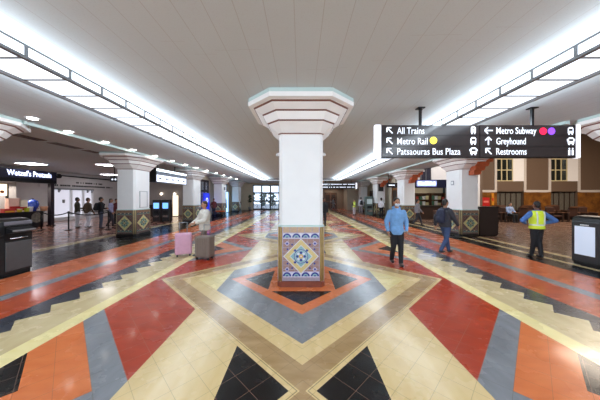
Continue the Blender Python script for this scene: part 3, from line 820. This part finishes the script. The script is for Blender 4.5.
# ------------------------------------------------------------------ waiting room (right)
PANEL = mat('acoustic_brown_panel', (104, 84, 68), .7, var=.08, scale=20)
TRIM = mat('cream_stone_trim', (205, 196, 188), .6, var=.04)
WAINS = NT('marble_wainscot'); 
_nz = WAINS.rng(WAINS.noise(2.4, None, 7, .7), .35, .68, 0, 1)
WAINS.put(WAINS.b.inputs['Base Color'], WAINS.mix(_nz, lin((92, 52, 20)), lin((150, 98, 40)))); WAINS.b.inputs['Roughness'].default_value = .3; WAINS = WAINS.m
WY = 22.0
wx = lambda p: (p-301)/F*WY
wz = lambda p: H+(197-p)/F*WY
WIN = [(496.5, 513, 523.5), (550.5, 567.5, 577.5), (604, 621, 631)]
zt = 7.6; zb = wz(181.2)
m = MB(); edges = [14.0]+[v for a, b, c in WIN for v in (wx(a), wx(c))]+[30.8]
for i in range(0, len(edges), 2): m.box(edges[i], edges[i+1], WY, WY+.3, 0, 9)
for a, b, c in WIN: m.box(wx(a), wx(c), WY, WY+.3, zt, 9); m.box(wx(a), wx(c), WY, WY+.3, wz(191.5), zb)
struct(m.build('wall_back', PANEL))
m = MB()
for a, b, c in WIN:
    m.box(wx(a)-.22, wx(a), WY-.06, WY+.3, wz(192), 8); m.box(wx(c), wx(c)+.22, WY-.06, WY+.3, wz(192), 8)
ed = [14.2]+[v for a, b, c in WIN for v in (wx(a)-.22, wx(c)+.22)]+[30.6]
for i in range(0, len(ed), 2): m.box(ed[i], ed[i+1], WY-.06, WY, wz(192.3), wz(190))
struct(m.build('trim_1', TRIM))
m = MB(); ed = [14.2]+[v for a, b, c in WIN for v in (wx(a), wx(c))]+[30.6]
for i in range(0, len(ed), 2): m.box(ed[i], ed[i+1], WY-.04, WY, 0, wz(192.3))
struct(m.build('trim_2', WAINS))
struct(MB().box(13.8, 14.0, 18, 22.3, 0, 9).build('wall_return', PANEL))
REVEAL = mat('white_window_reveal', (240, 238, 236), .5, var=.02)
MUNT = mat('cream_muntin', (206, 192, 150), .5)
for n, (a, b, c) in enumerate(WIN):
    t = link('window_%d' % (n+1), None, None, (wx(a), WY+.3, zb)); struct(t)
    w = wx(c)-wx(a); h = zt-zb; wp = wx(b)-wx(a)
    # deep reveal with the glazing set back
    MB().box(-.02, w+.02, 0, .9, -.05, 0).build('window_sill', REVEAL, t)
    MB().box(w, w+.05, 0, 1.0, 0, h).build('reveal', REVEAL, t); MB().box(-.05, 0, 0, 1.0, 0, h).build('reveal', REVEAL, t)
    MB().prism([(wp, -.15), (w, -.34), (w, .1), (wp, .1)], 'z', 0, h).build('splayed_reveal', REVEAL, t)
    fr = MB()
    for i in range(4): x = wp*i/3; fr.box(x-.045, x+.045, -.26, -.18, 0, h)
    for z in (0.04, 1.06, 2.1, 3.2, h-.04): fr.box(0, wp, -.25, -.19, z-.045, z+.045)
    fr.build('window_frame', MUNT, t)
    MB().box(0, wp, -.225, -.215, 0, h).build('glass_pane', glassmat('dusk_glass', (30, 34, 30), .85), t)
    # transom panel and glazed doors below
    d = link('door_%d' % (n+8), None, None, (wx(a), WY+.1, 0)); struct(d)
    hh = wz(191.5)
    MB().box(0, w, .1, .16, hh-.02, zb).build('transom_panel', BROWNW, d)
    f2 = MB()
    for i in range(6): x = w*i/5; f2.box(x-.04, x+.04, .1, .16, 0, hh)
    f2.box(0, w, .1, .16, hh-.12, hh).box(0, w, .1, .16, 0, .25); f2.build('frame', DARKW, d)
    for i in range(5): MB().box(w*i/5+.04, w*(i+1)/5-.04, .12, .14, .25, hh-.12).build('pane', glassmat('dim_door_glass', (120, 115, 105), .45), d)
    MB().box(0, w, .8, .85, 0, hh+1).build('backing', mat('dim_lobby', (110, 98, 84), .7), d)
struct(MB().box(14, 30.8, 23.3, 23.5, 0, 9).build('wall_beyond', mat('outside_dusk', (60, 62, 54), .8)))
# armchairs
def armchair(label, x, y, rz):
    t = thing('armchair', label, 'chair', (x, y, 0), rz, 'dark waiting room armchairs')
    MB().box(-.3, .3, -.32, .22, .32, .46, bev=.04).build('seat', LEATHER, t)
    MB().box(-.3, .3, .2, .32, .4, 1.02, M=Matrix.Translation((0, -.03, 0)), bev=.04).build('backrest', LEATHER, t)
    for s in (-1, 1):
        MB().box(s*.36-.06, s*.36+.06, -.36, .34, .12, .62, bev=.02).build('side_panel', DARKW, t)
        MB().box(s*.36-.08, s*.36+.08, -.4, .34, .62, .67, bev=.015).build('armrest', BROWNW, t)
        for yy in (-.3, .28): MB().box(s*.36-.04, s*.36+.04, yy-.04, yy+.04, 0, .12).build('leg', DARKW, t)
    MB().box(-.3, .3, .3, .34, 1.0, 1.08).build('top_rail', BROWNW, t)
    return t
ch0 = armchair('dark armchair nearest the tiled pillar in the front waiting room row', 13.6, 16.6, 0)
WD = ['second', 'third', 'fourth', 'fifth', 'sixth', 'seventh']
for i, wd in enumerate(WD):
    dup(ch0, (13.6+1.02*(i+1)+(.35 if i > 1 else 0)+(.35 if i > 4 else 0), 16.6+.1*(i % 2), 0), PI if i % 3 == 1 else 0, wd+' dark armchair from the left in the front waiting room row')
for i, wd in enumerate(['first']+WD):
    dup(ch0, (14.9+1.02*i+(.4 if i > 2 else 0), 19.4, 0), PI if i % 2 else 0, wd+' dark armchair from the left in the rear waiting room row, by the marble wall')
t = thing('display_cabinet', 'dark brown waist high cabinet right behind the tiled pillar below the sign', 'cabinet', (8.42, 10.75, 0))
MB().box(-.4, .42, -.3, .3, .05, 1.28).build('body', mat('dark_brown_panel', (52, 42, 40), .45), t); MB().box(-.38, .4, -.27, .27, 0, .05).build('plinth', BLACK, t); MB().box(-.42, .44, -.32, .32, 1.28, 1.31).build('top', BLACKM, t)
def wall_poster(label, xa, xb, ya, yb, m1, m2):
    t = thing('wall_poster', label, 'poster', (wx((xa+xb)/2), WY-.041, wz(yb)))
    w = wx(xb)-wx(xa); h = wz(ya)-wz(yb)
    MB().box(-w/2, w/2, -.03, 0, 0, h).build('panel', m1, t); MB().box(-w*.35, w*.35, -.034, -.03, h*.4, h*.62).build('print', m2, t)
wall_poster('red notice on the brown marble wall just right of the tiled pillar', 482, 489, 197.5, 206, RED, mat('pale_red_print', (230, 130, 120), .5))
wall_poster('narrow red and yellow banner on the marble wall beside the red notice', 491, 493.5, 193, 206, mat('yellow_banner', (200, 130, 30), .5), RED)

# right bay: lit store
struct(MB().box(8.5, 8.62, 18, 18.3, 0, CEIL+5.2).box(8.62, 13.8, 18, 18.3, 2.9, 9).box(12.9, 13.8, 18, 18.3, 0, 2.9).build('wall_store', WALLW))
struct(MB().box(8.62, 13, 21.4, 21.5, 0, 3.2).build('wall_store_back', WALLC))
struct(MB().box(8.62, 13, 18.3, 21.5, 3.1, 3.2).build('ceiling_store', WALLC))
t = thing('store_sign', 'dark navy store fascia with glowing blue white lettering between the right pillars', 'sign', (10.7, 17.98, 2.45))
MB().box(-2.05, 2.1, -.15, 0, 0, .62).build('fascia', NAVY, t)
m = MB(); x = -1.75; rr = random.Random(3)
while x < -.45:
    ww = rr.uniform(.07, .12); m.box(x, x+ww*.8, -.17, -.15, .22, rr.choice((.4, .42, .47))); x += ww
m.build('lettering', emat('blue_sign_letters', (150, 195, 255), 4), t)
MB().box(-1.85, -.35, -.155, -.15, .12, .55).build('lit_panel', emat('blue_sign_glow', (20, 70, 220), .7), t)
t = link('window_4', None, None, (9.6, 17.99, 3.05)); struct(t)
MB().box(-.35, .35, -.06, .0, 0, 1.1).build('glass_pane', mat('dark_window', (52, 52, 64), .2), t)
MB().box(-.4, -.35, -.08, 0, -.05, 1.15).box(.35, .4, -.08, 0, -.05, 1.15).box(-.02, .02, -.08, -.06, 0, 1.1).box(-.4, .4, -.08, 0, 1.1, 1.15).box(-.4, .4, -.08, 0, -.05, 0).build('window_frame', GREYM, t)
t = thing('store_counter', 'dark counter of the lit store below the blue sign', 'counter', (10.7, 18.5, 0))
MB().box(-2, 2.1, -.3, .25, 0, 1.0).build('body', DARKW, t); MB().box(-2.05, 2.15, -.35, .3, 1.0, 1.06).build('worktop', BLACK, t)
for i, (x, l) in enumerate(((9.4, 'left shelf unit of goods inside the lit store'), (10.9, 'middle shelf unit of goods inside the lit store'), (12.3, 'right shelf unit of goods inside the lit store'))):
    t = thing('shelf_unit', l, 'shelf', (x, 21.1, 0))
    MB().box(-.65, .65, .2, .25, 0, 2.1).box(-.65, -.6, -.2, .2, 0, 2.1).box(.6, .65, -.2, .2, 0, 2.1).build('carcass', BROWNW, t)
    for z in (.5, 1.0, 1.5, 2.0): MB().box(-.6, .6, -.2, .2, z-.02, z+.02).build('shelf', BROWNW, t)
    rr = random.Random(i)
    cs = [mat('goods_%d' % j, c, .5) for j, c in enumerate(((200, 190, 150), (150, 60, 50), (70, 110, 90), (210, 210, 215)))]
    for z in (1.02, 1.52):
        for q in range(4):
            tag(MB().box(-.11, .11, -.1, .1, 0, rr.uniform(.2, .38)).build('carton', cs[(q+i) % 4], None, (x-.45+q*.3, 21.05, z)),
                ['sand coloured', 'red', 'green', 'white'][(q+i) % 4]+' carton on the %s row of the %s store shelf unit' % ('lower' if z < 1.2 else 'upper', ['left', 'middle', 'right'][i]), 'carton', 'cartons on the store shelves')
t = thing('ceiling_panel_light', 'ceiling panel light inside the lit store', 'ceiling light', (10.6, 19.6, 3.1))
MB().box(-1.2, 1.2, -.35, .35, -.05, 0).build('housing', WHITE, t); MB().box(-1.15, 1.15, -.3, .3, -.06, -.05).build('diffuser', emat('store_light', (255, 246, 220), 5), t)
t = thing('wooden_desk', 'brown wooden desk standing in front of the lit store', 'desk', (9.55, 15.6, 0))
MB().box(-.55, .55, -.3, .3, .78, .84).build('desktop', mat('red_brown_wood', (112, 70, 50), .35, var=.2), t)
MB().box(-.5, .5, -.25, -.2, .1, .78).build('front_panel', BROWNW, t)
for s in (-1, 1): MB().box(s*.5-.03, s*.5+.03, -.28, .28, 0, .78).build('side_panel', BROWNW, t)

# ------------------------------------------------------------------ people
SKIN1 = mat('skin_light_brown', (176, 126, 98), .5); SKIN2 = mat('skin_dark', (104, 68, 50), .5)
HAIR = mat('dark_hair', (26, 20, 18), .55); HAIRG = mat('brown_hair', (60, 40, 28), .55)
EYE = mat('eye_dark', (20, 16, 14), .2)
def bake(mb, name, m, vox, smooth=6):
    me = mb.mesh(name, m); o = bpy.data.objects.new(name, me); COL.objects.link(o)
    r = o.modifiers.new('r', 'REMESH'); r.mode = 'VOXEL'; r.voxel_size = vox; r.use_smooth_shade = True
    s = o.modifiers.new('s', 'SMOOTH'); s.factor = .5; s.iterations = smooth
    bpy.context.view_layer.update()
    out = bpy.data.meshes.new_from_object(o.evaluated_get(bpy.context.evaluated_depsgraph_get()))
    bpy.data.objects.remove(o); bpy.data.meshes.remove(me)
    out.materials.clear(); out.materials.append(m)
    for p in out.polygons: p.material_index = 0; p.use_smooth = True
    out.name = name
    return out
BASE = dict(pelvis=(0, 0, .93), chest=(0, 0, 1.3), neck=(0, .005, 1.49), head=(0, -.015, 1.635),
            Lsh=(.168, 0, 1.385), Rsh=(-.168, 0, 1.385), Lel=(.24, .02, 1.13), Rel=(-.24, .02, 1.13), Lwr=(.245, -.05, .88), Rwr=(-.245, -.05, .88),
            Lhip=(.09, 0, .9), Rhip=(-.09, 0, .9), Lkn=(.1, -.01, .49), Rkn=(-.1, -.01, .49), Lan=(.1, .02, .08), Ran=(-.1, .02, .08))
WALK = dict(Lkn=(.09, -.16, .5), Lan=(.09, -.26, .09), Rkn=(-.09, .06, .49), Ran=(-.09, .3, .15), Lel=(.25, .12, 1.15), Lwr=(.26, .12, .9), Rel=(-.25, -.06, 1.14), Rwr=(-.25, -.24, .93))
STEP_ = dict(Lkn=(.085, -.06, .49), Lan=(.085, -.08, .08), Rkn=(-.085, -.02, .5), Ran=(-.085, .17, .11), Lel=(.26, .06, 1.14), Lwr=(.25, .0, .9), Rel=(-.26, .02, 1.14), Rwr=(-.25, -.12, .9))
AKIMBO = dict(Lel=(.47, .08, 1.16), Lwr=(.26, -.09, 1.06), Rel=(-.47, .08, 1.16), Rwr=(-.26, -.09, 1.06), Lkn=(.07, -.02, .49), Rkn=(-.07, .0, .49), Lan=(.05, -.12, .08), Ran=(-.05, .1, .09))
PUSH = dict(WALK, Lel=(.24, -.12, 1.14), Lwr=(.2, -.36, 1.08), Rel=(-.24, -.1, 1.14), Rwr=(-.2, -.34, 1.0))
HOLD = dict(Lel=(.23, .0, 1.14), Lwr=(.1, -.22, 1.12), Rel=(-.23, 0, 1.14), Rwr=(-.1, -.22, 1.1))
SIT = dict(pelvis=(0, 0, .55), chest=(0, .03, .93), neck=(0, .01, 1.12), head=(0, -.02, 1.26), Lsh=(.185, .03, 1.04), Rsh=(-.185, .03, 1.04), Lel=(.24, -.04, .78), Rel=(-.24, -.04, .78), Lwr=(.15, -.28, .72), Rwr=(-.15, -.28, .72),
           Lhip=(.09, -.02, .54), Rhip=(-.09, -.02, .54), Lkn=(.11, -.44, .52), Rkn=(-.11, -.44, .52), Lan=(.11, -.42, .08), Ran=(-.11, -.42, .08))
def person(label, x, y, rz, height, pose, top, pants, skin=SKIN1, hair=HAIR, vox=.011, hem=.86, mask=None, vest=None, pack=None, shoes=BLACK, hood=False, longhair=False, z=0, loose=0.0, eyes=True):
    J = {k: Vector(v) for k, v in {**BASE, **pose}.items()}
    t = thing('person', label, 'person', (x, y, z), rz); s = height/1.75; t.scale = (s, s, s)
    sit = pose is SIT
    up = (J['chest']-J['pelvis']).normalized()
    def torso(mb, grow, z0, z1):
        # elliptic rings from pelvis to shoulders, heights relative to pelvis=.93
        prof = [(.80, .150, .105), (.90, .168, .118), (1.0, .155, .108), (1.1, .148, .1), (1.22, .165, .112), (1.34, .168, .118), (1.4, .14, .1), (1.45, .085, .075), (1.5, .055, .052)]
        rings = []
        zs = [z0]+[p[0] for p in prof if z0 < p[0] < z1]+[z1]
        for q in zs:
            for a, b in zip(prof, prof[1:]):
                if a[0] <= q <= b[0]+1e-6: k = (q-a[0])/(b[0]-a[0]); rx = a[1]+(b[1]-a[1])*k; ry = a[2]+(b[2]-a[2])*k; break
            else: rx, ry = (prof[0][1:] if q < prof[0][0] else prof[-1][1:])
            c = J['pelvis']+up*(q-.93) if not (q > 1.3) else J['chest']+(J['neck']-J['chest'])*((q-1.3)/.19)
            rings.append((c.x, c.y, c.z, rx+grow, ry+grow))
        mb.ell(rings, 18)
    def limb(mb, pts, rs):
        for (a, b), (r0, r1) in zip(zip(pts, pts[1:]), zip(rs, rs[1:])): mb.cyl(a, b, r0, r1, 12)
        for p, r in zip(pts, rs): mb.ball(p, r, 10)
    # ---- body
    b = MB(); torso(b, -.012, .82, 1.5)
    for S_ in 'LR':
        limb(b, [J[S_+'sh'], J[S_+'el'], J[S_+'wr']], [.048, .038, .026])
        limb(b, [J[S_+'hip'], J[S_+'kn'], J[S_+'an']], [.075, .052, .036])
        b.ball(J[S_+'an']+Vector((0, -.07, -.035)), (.04, .1, .035), 10)
        # hand: palm, four unequal fingers, thumb
        wv = J[S_+'wr']; dv = (wv-J[S_+'el']).normalized(); sd = 1 if S_ == 'L' else -1
        inw = Vector((-sd, 0, 0)); inw = (inw-dv*inw.dot(dv)).normalized(); ac = dv.cross(inw).normalized()
        if ac.y > 0: ac = -ac                           # thumb side points forward
        Rm = Matrix((ac, inw, dv)).transposed()
        b.ball(wv+dv*.045, (.042, .018, .05), 10, Rm)
        for i, L in enumerate((.07, .08, .074, .058)):
            p0 = wv+dv*.075+ac*(.03-.02*i); p1 = p0+dv*L*.55+inw*.008; p2 = p1+dv*L*.4+inw*.025
            limb(b, [p0, p1, p2], [.0105, .0098, .0085])
        p0 = wv+dv*.025+ac*.036; p1 = p0+dv*.03+ac*.026+inw*.01; p2 = p1+dv*.03+ac*.006+inw*.015
        limb(b, [p0, p1, p2], [.0125, .011, .009])
    hd = J['head']
    b.cyl(J['neck']-Vector((0, 0, .05)), hd-Vector((0, -.012, .05)), .055, .05, 12)
    b.ball(hd+Vector((0, .01, .02)), (.074, .092, .1), 18); b.ball(hd+Vector((0, -.022, -.055)), (.055, .066, .062), 14)
    b.cyl(hd+Vector((0, -.083, .015)), hd+Vector((0, -.105, -.028)), .009, .016, 8); b.ball(hd+Vector((0, -.1, -.028)), (.017, .014, .012), 8)
    for s_ in (-1, 1):
        b.ball(hd+Vector((s_*.076, .012, -.005)), (.012, .022, .034), 8); b.ball(hd+Vector((s_*.034, -.07, -.018)), (.022, .016, .02), 8)
    b.ball(hd+Vector((0, -.086, -.066)), (.026, .01, .01), 8); b.ball(hd+Vector((0, -.068, .034)), (.05, .02, .012), 8)
    link('body', bake(b, 'body', skin, vox, 3), t)
    if eyes:
        for s_ in (-1, 1): MB().ball(hd+Vector((s_*.03, -.083, .012)), (.014, .009, .009), 8).build('eye', EYE, t)
        MB().ball(hd+Vector((0, -.093, -.062)), (.024, .006, .006), 8).build('mouth', mat('lips', (140, 80, 70), .5), t)
    h = MB(); h.ball(hd+Vector((0, .022, .042)), (.083, .094, .092), 16); h.ball(hd+Vector((0, .055, -.01)), (.074, .06, .085), 12)
    if longhair: h.ball(hd+Vector((0, .07, -.12)), (.085, .045, .15), 12)
    link('hair', bake(h, 'hair', hair, .016, 2), t)
    # ---- clothes
    g = .012+loose
    p = MB(); torso(p, .006, .82, 1.03)
    for S_ in 'LR':
        an = J[S_+'an']
        limb(p, [J[S_+'hip'], J[S_+'kn'], an+(J[S_+'kn']-an)*.0], [.098, .072, .056])
    link('trousers', bake(p, 'trousers', pants, .016, 5), t)
    c = MB(); torso(c, g, hem, 1.485)
    for S_ in 'LR':
        w2 = J[S_+'wr']+(J[S_+'el']-J[S_+'wr'])*.06
        limb(c, [J[S_+'sh'], J[S_+'el'], w2], [.066+loose*.6, .055+loose*.7, .04+loose*.5])
    if hood: c.ball(J['neck']+Vector((0, .06, .0)), (.12, .085, .07), 12)
    link('shirt', bake(c, 'shirt', top, .015, 6), t)
    for S_ in 'LR':
        an = J[S_+'an']; o = MB()
        o.ball(an+Vector((0, -.06, -.04)), (.05, .135, .04), 12); o.ball(an+Vector((0, .0, -.005)), (.048, .06, .06), 10)
        me = bake(o, 'shoe', shoes, .014, 3); link('shoe', me, t)
    if mask:
        q = MB(); q.ball(hd+Vector((0, -.045, -.052)), (.066, .066, .052), 16)
        mk = link('face_mask', bake(q, 'face_mask', mask, .01, 2), t)
    if vest:
        v = MB(); torso(v, g+.016, .9, 1.465)
        for S_ in 'LR': v.ball(J[S_+'sh']+Vector((0, 0, .0)), (.05, .085, .075), 10)
        vo = link('vest', bake(v, 'vest', vest[0], .014, 4), t)
        r = MB(); torso(r, g+.022, 1.0, 1.05); 
        link('reflective_band', bake(r, 'reflective_band', vest[1], .012, 1), vo)
        r = MB()
        for s_ in (-1, 1):
            for yy in (-1, 1):
                r.tube([J['pelvis']+up*.12+Vector((s_*.1, yy*(.115+g), 0)), J['chest']+Vector((s_*.1, yy*(.118+g), 0)), J['chest']+Vector((s_*.1, yy*(.085+g), .13))], .022, 8)
        link('reflective_band', bake(r, 'reflective_band', vest[1], .012, 1), vo)
    if pack:
        k = MB(); k.ell([(0, .2, 1.0, .13, .08), (0, .21, 1.08, .155, .1), (0, .21, 1.25, .15, .1), (0, .19, 1.4, .12, .08), (0, .18, 1.44, .07, .05)], 14)
        k.ball((0, .29, 1.12), (.1, .05, .1), 10)
        bk = link('backpack', bake(k, 'backpack', pack, .014, 4), t)
        for s_ in (-1, 1): MB().tube([(s_*.1, .14, 1.42), (s_*.12, -.0, 1.475), (s_*.13, -.145, 1.36), (s_*.16, -.1, 1.16), (s_*.13, .12, 1.06)], .018).build('strap', pack, bk)
    return t
fab = lambda n, c: mat(n, c, .8, var=.12, scale=14)
BLUEH = fab('sky_blue_fleece', (112, 158, 208)); BLK = fab('black_cloth', (24, 24, 28)); DENIM = fab('blue_denim', (52, 70, 108))
CREAMC = fab('cream_cloth', (206, 200, 190)); OLIVE = fab('olive_cloth', (62, 56, 44)); WHITEC = fab('white_cloth', (214, 214, 222))
GREYC = fab('grey_cloth', (128, 126, 132)); HIVIS = mat('hi_vis_yellow', (220, 240, 60), .7); SILV = mat('reflective_silver', (214, 220, 216), .4)
ROYAL = fab('blue_shirt', (74, 112, 176)); CHAR = fab('charcoal_cloth', (48, 48, 56)); MAROON = fab('maroon_cloth', (92, 36, 40))
for m_ in (GLOWW, GLOWV, LETTER): m_.cycles.emission_sampling = 'NONE'
MASKM = mat('white_blue_mask', (196, 214, 232), .7)
person('person in sky blue hooded top, black trousers and face mask walking towards the camera', 2.46, 6.0, -.12, 1.72, STEP_, BLUEH, BLK, SKIN1, HAIR, .009, .80, MASKM, hood=True, loose=.008)
person('person in a cream top walking with a wheeled bag and a pink suitcase', -2.95, 7.15, -.75, 1.62, PUSH, CREAMC, fab('taupe_trousers', (112, 98, 90)), SKIN1, HAIRG, .010, .80, loose=.04)
person('person in dark jacket and blue jeans with a backpack walking past the right tiled pillar', 4.45, 7.2, 1.9, 1.68, WALK, CHAR, DENIM, SKIN1, HAIR, .010, pack=fab('navy_pack', (40, 44, 66)), loose=.02)
person('person seen from behind in a yellow reflective vest over a blue shirt, hands on hips', 6.82, 6.75, PI-.1, 1.62, AKIMBO, ROYAL, BLK, SKIN2, HAIR, .010, .92, vest=(HIVIS, SILV), loose=.02)
person('person in an olive top and white trousers at the left of the queue', -12.75, 13.3, 2.6, 1.72, HOLD, OLIVE, WHITEC, SKIN2, HAIR, .015)
person('person in a brown top and white trousers second in the queue', -12.05, 13.2, 2.9, 1.70, STEP_, fab('brown_top', (84, 66, 48)), WHITEC, SKIN1, HAIRG, .015)
person('person all in black with grey trousers standing in the queue', -11.1, 12.95, 2.4, 1.74, HOLD, BLK, fab('slate_trousers', (66, 70, 86)), SKIN1, HAIR, .015, pack=BLK)
person('person in a pale lilac top near the pillar end of the queue', -11.2, 13.75, 2.0, 1.66, STEP_, fab('lilac_top', (150, 146, 176)), CHAR, SKIN1, HAIR, .016, longhair=True)
person('person in maroon behind the queue, beside the tiled left pillar', -11.95, 15.1, 1.6, 1.64, BASE, MAROON, BLK, SKIN1, HAIRG, .016)
person('person in a grey top and dark trousers beneath the blue store sign', 7.1, 14.2, 1.2, 1.60, WALK, GREYC, CHAR, SKIN1, HAIR, .015, loose=.02)
person('person in a white shirt and black trousers standing by the distant right pillar', 6.95, 20.2, 2.4, 1.68, BASE, WHITEC, BLK, SKIN2, HAIR, .016)
person('distant person in a yellow green vest and pale trousers near the ticket machine', 5.15, 22.6, .4, 1.5, HOLD, CHAR, WHITEC, SKIN1, HAIR, .016, vest=(HIVIS, SILV))
person('distant person in a white top with dark bag straps near the ticket machine', 5.85, 22.8, PI, 1.72, BASE, WHITEC, GREYC, SKIN1, HAIR, .016, pack=BLK)
person('distant person in grey crossing the far right end of the hall', 3.95, 28.6, 1.5, 1.68, WALK, GREYC, fab('grey_trousers', (110, 108, 112)), SKIN1, HAIR, .017)
person('person in a dark coat half hidden behind the centre pillar', 1.36, 14.0, .3, 1.70, BASE, BLK, CHAR, SKIN2, HAIR, .015, hem=.82, loose=.02)
person('distant person in a maroon top beside the blue panel on the left', -7.62, 20.4, .6, 1.62, STEP_, MAROON, NAVY, SKIN1, HAIR, .016)
person('person in a pale blue top seated in the waiting room', 14.62, 16.33, 0, 1.7, SIT, fab('pale_blue_top', (150, 170, 206)), BLK, SKIN1, HAIR, .015)

# luggage
def suitcase(label, x, y, rz, m, w=.46, d=.28, h=.62, handle=.98):
    t = thing('suitcase', label, 'suitcase', (x, y, 0), rz)
    MB().box(-w/2, w/2, -d/2, d/2, .06, .06+h, bev=.05).build('shell', m, t)
    r = MB()
    for i in range(5): r.box(-w/2+.06+i*(w-.12)/5, -w/2+.09+i*(w-.12)/5, -d/2-.008, d/2+.008, .12, h)
    r.build('rib', m, t)
    MB().tube([(-.1, d/2-.05, .05+h), (-.1, d/2-.05, handle), (.1, d/2-.05, handle), (.1, d/2-.05, .05+h)], .012).build('handle', GREYM, t)
    for a in (-1, 1):
        for b_ in (-1, 1): MB().cyl((a*(w/2-.06)-.02, b_*(d/2-.05), .035), (a*(w/2-.06)+.02, b_*(d/2-.05), .035), .035).build('wheel', BLACK, t)
    return t
suitcase('pink hard shell suitcase ahead of the person in the cream top', -3.5, 6.95, .5, PINK)
suitcase('taupe fabric wheeled bag right beside the person in the cream top', -2.72, 6.6, -.2, LUGGREY, .46, .32, .6, .95)

# ------------------------------------------------------------------ lights, world, camera
def area(name, loc, rot, sx_, sy_, power, col=(1, 1, 1)):
    l = bpy.data.lights.new(name, 'AREA'); l.shape = 'RECTANGLE'; l.size = sx_; l.size_y = sy_; l.energy = power; l.color = col
    o = link(name, l, None, loc); o.rotation_euler = rot; return o
for sgn in (-1, 1):
    area('strip_lamp', (sgn*(XI+XO)/2, Y0L+NL*STEP/2, ZB-.03), (0, 0, 0), .62, NL*STEP, 130, (.74, .87, 1))
    for inward in (1, -1):
        X = sgn*(XI-.05) if inward == 1 else sgn*(XO+.05)
        d = Vector((-sgn*inward, 0, .38)).normalized()
        o = area('strip_spill_fill', (X, Y0L+NL*STEP/2, ZB+.02), (0, 0, 0), .1, NL*STEP, 115 if inward == 1 else 180, (.76, .89, 1))  # uplight added along both sides of the strips to brighten the ceiling
        z = -d; y = Vector((0, 1, 0)); x = y.cross(z)
        o.rotation_euler = Matrix((x, y, z)).transposed().to_euler()
area('waiting_room_fill', (20, 13, 8.6), (0, 0, 0), 6, 6, 1300, (1, .84, .68))  # unseen overhead fill, added to brighten the waiting room
area('waiting_window_daylight', (21, 23.0, 5.4), (-PI/2, 0, 0), 9, 3, 260, (.95, 1, .92))
area('store_front_fill', (10.8, 14.5, 7.5), (.6, 0, 0), 2, 2, 220, (.95, .97, 1))  # added to brighten the store wall, standing in for daylight
area('passage_lamp', (4.4, 32.8, 2.9), (0, 0, 0), 1.5, 1, 25, (1, .85, .65))
area('rear_fill', (0, -5.8, 1.9), (PI/2, 0, 0), 15, 3, 440, (.74, .87, 1))  # fill added behind the camera; the rear wall has no glazing
area('shop_lamp', (-16, 12.2, 2.4), (0, 0, 0), .8, 3, 60, (1, .95, .9))
area('rear_hall_fill', (12, 1, 7), (0, 0, 0), 4, 4, 120, (1, .85, .7))  # another unseen overhead fill, added for the near part of the right hall

w = bpy.data.worlds.new('World'); SC.world = w; w.use_nodes = True
bg = w.node_tree.nodes['Background']; bg.inputs[0].default_value = (.62, .78, 1, 1); bg.inputs[1].default_value = 2.2

cam = bpy.data.cameras.new('camera'); cam.lens = 14; cam.sensor_width = 36; cam.clip_start = .05
cam.shift_x = -1/600; cam.shift_y = -3/600
co = link('camera', cam, None, (0, 0, H)); co.rotation_euler = (PI/2, 0, 0); SC.camera = co
vs = SC.view_settings; vs.view_transform = 'Standard'; vs.look = 'None'; vs.gamma = 1; vs.use_curve_mapping = False
vs.exposure = 0.66
SC.cycles.use_denoising = True
SC.cycles.max_bounces = 8
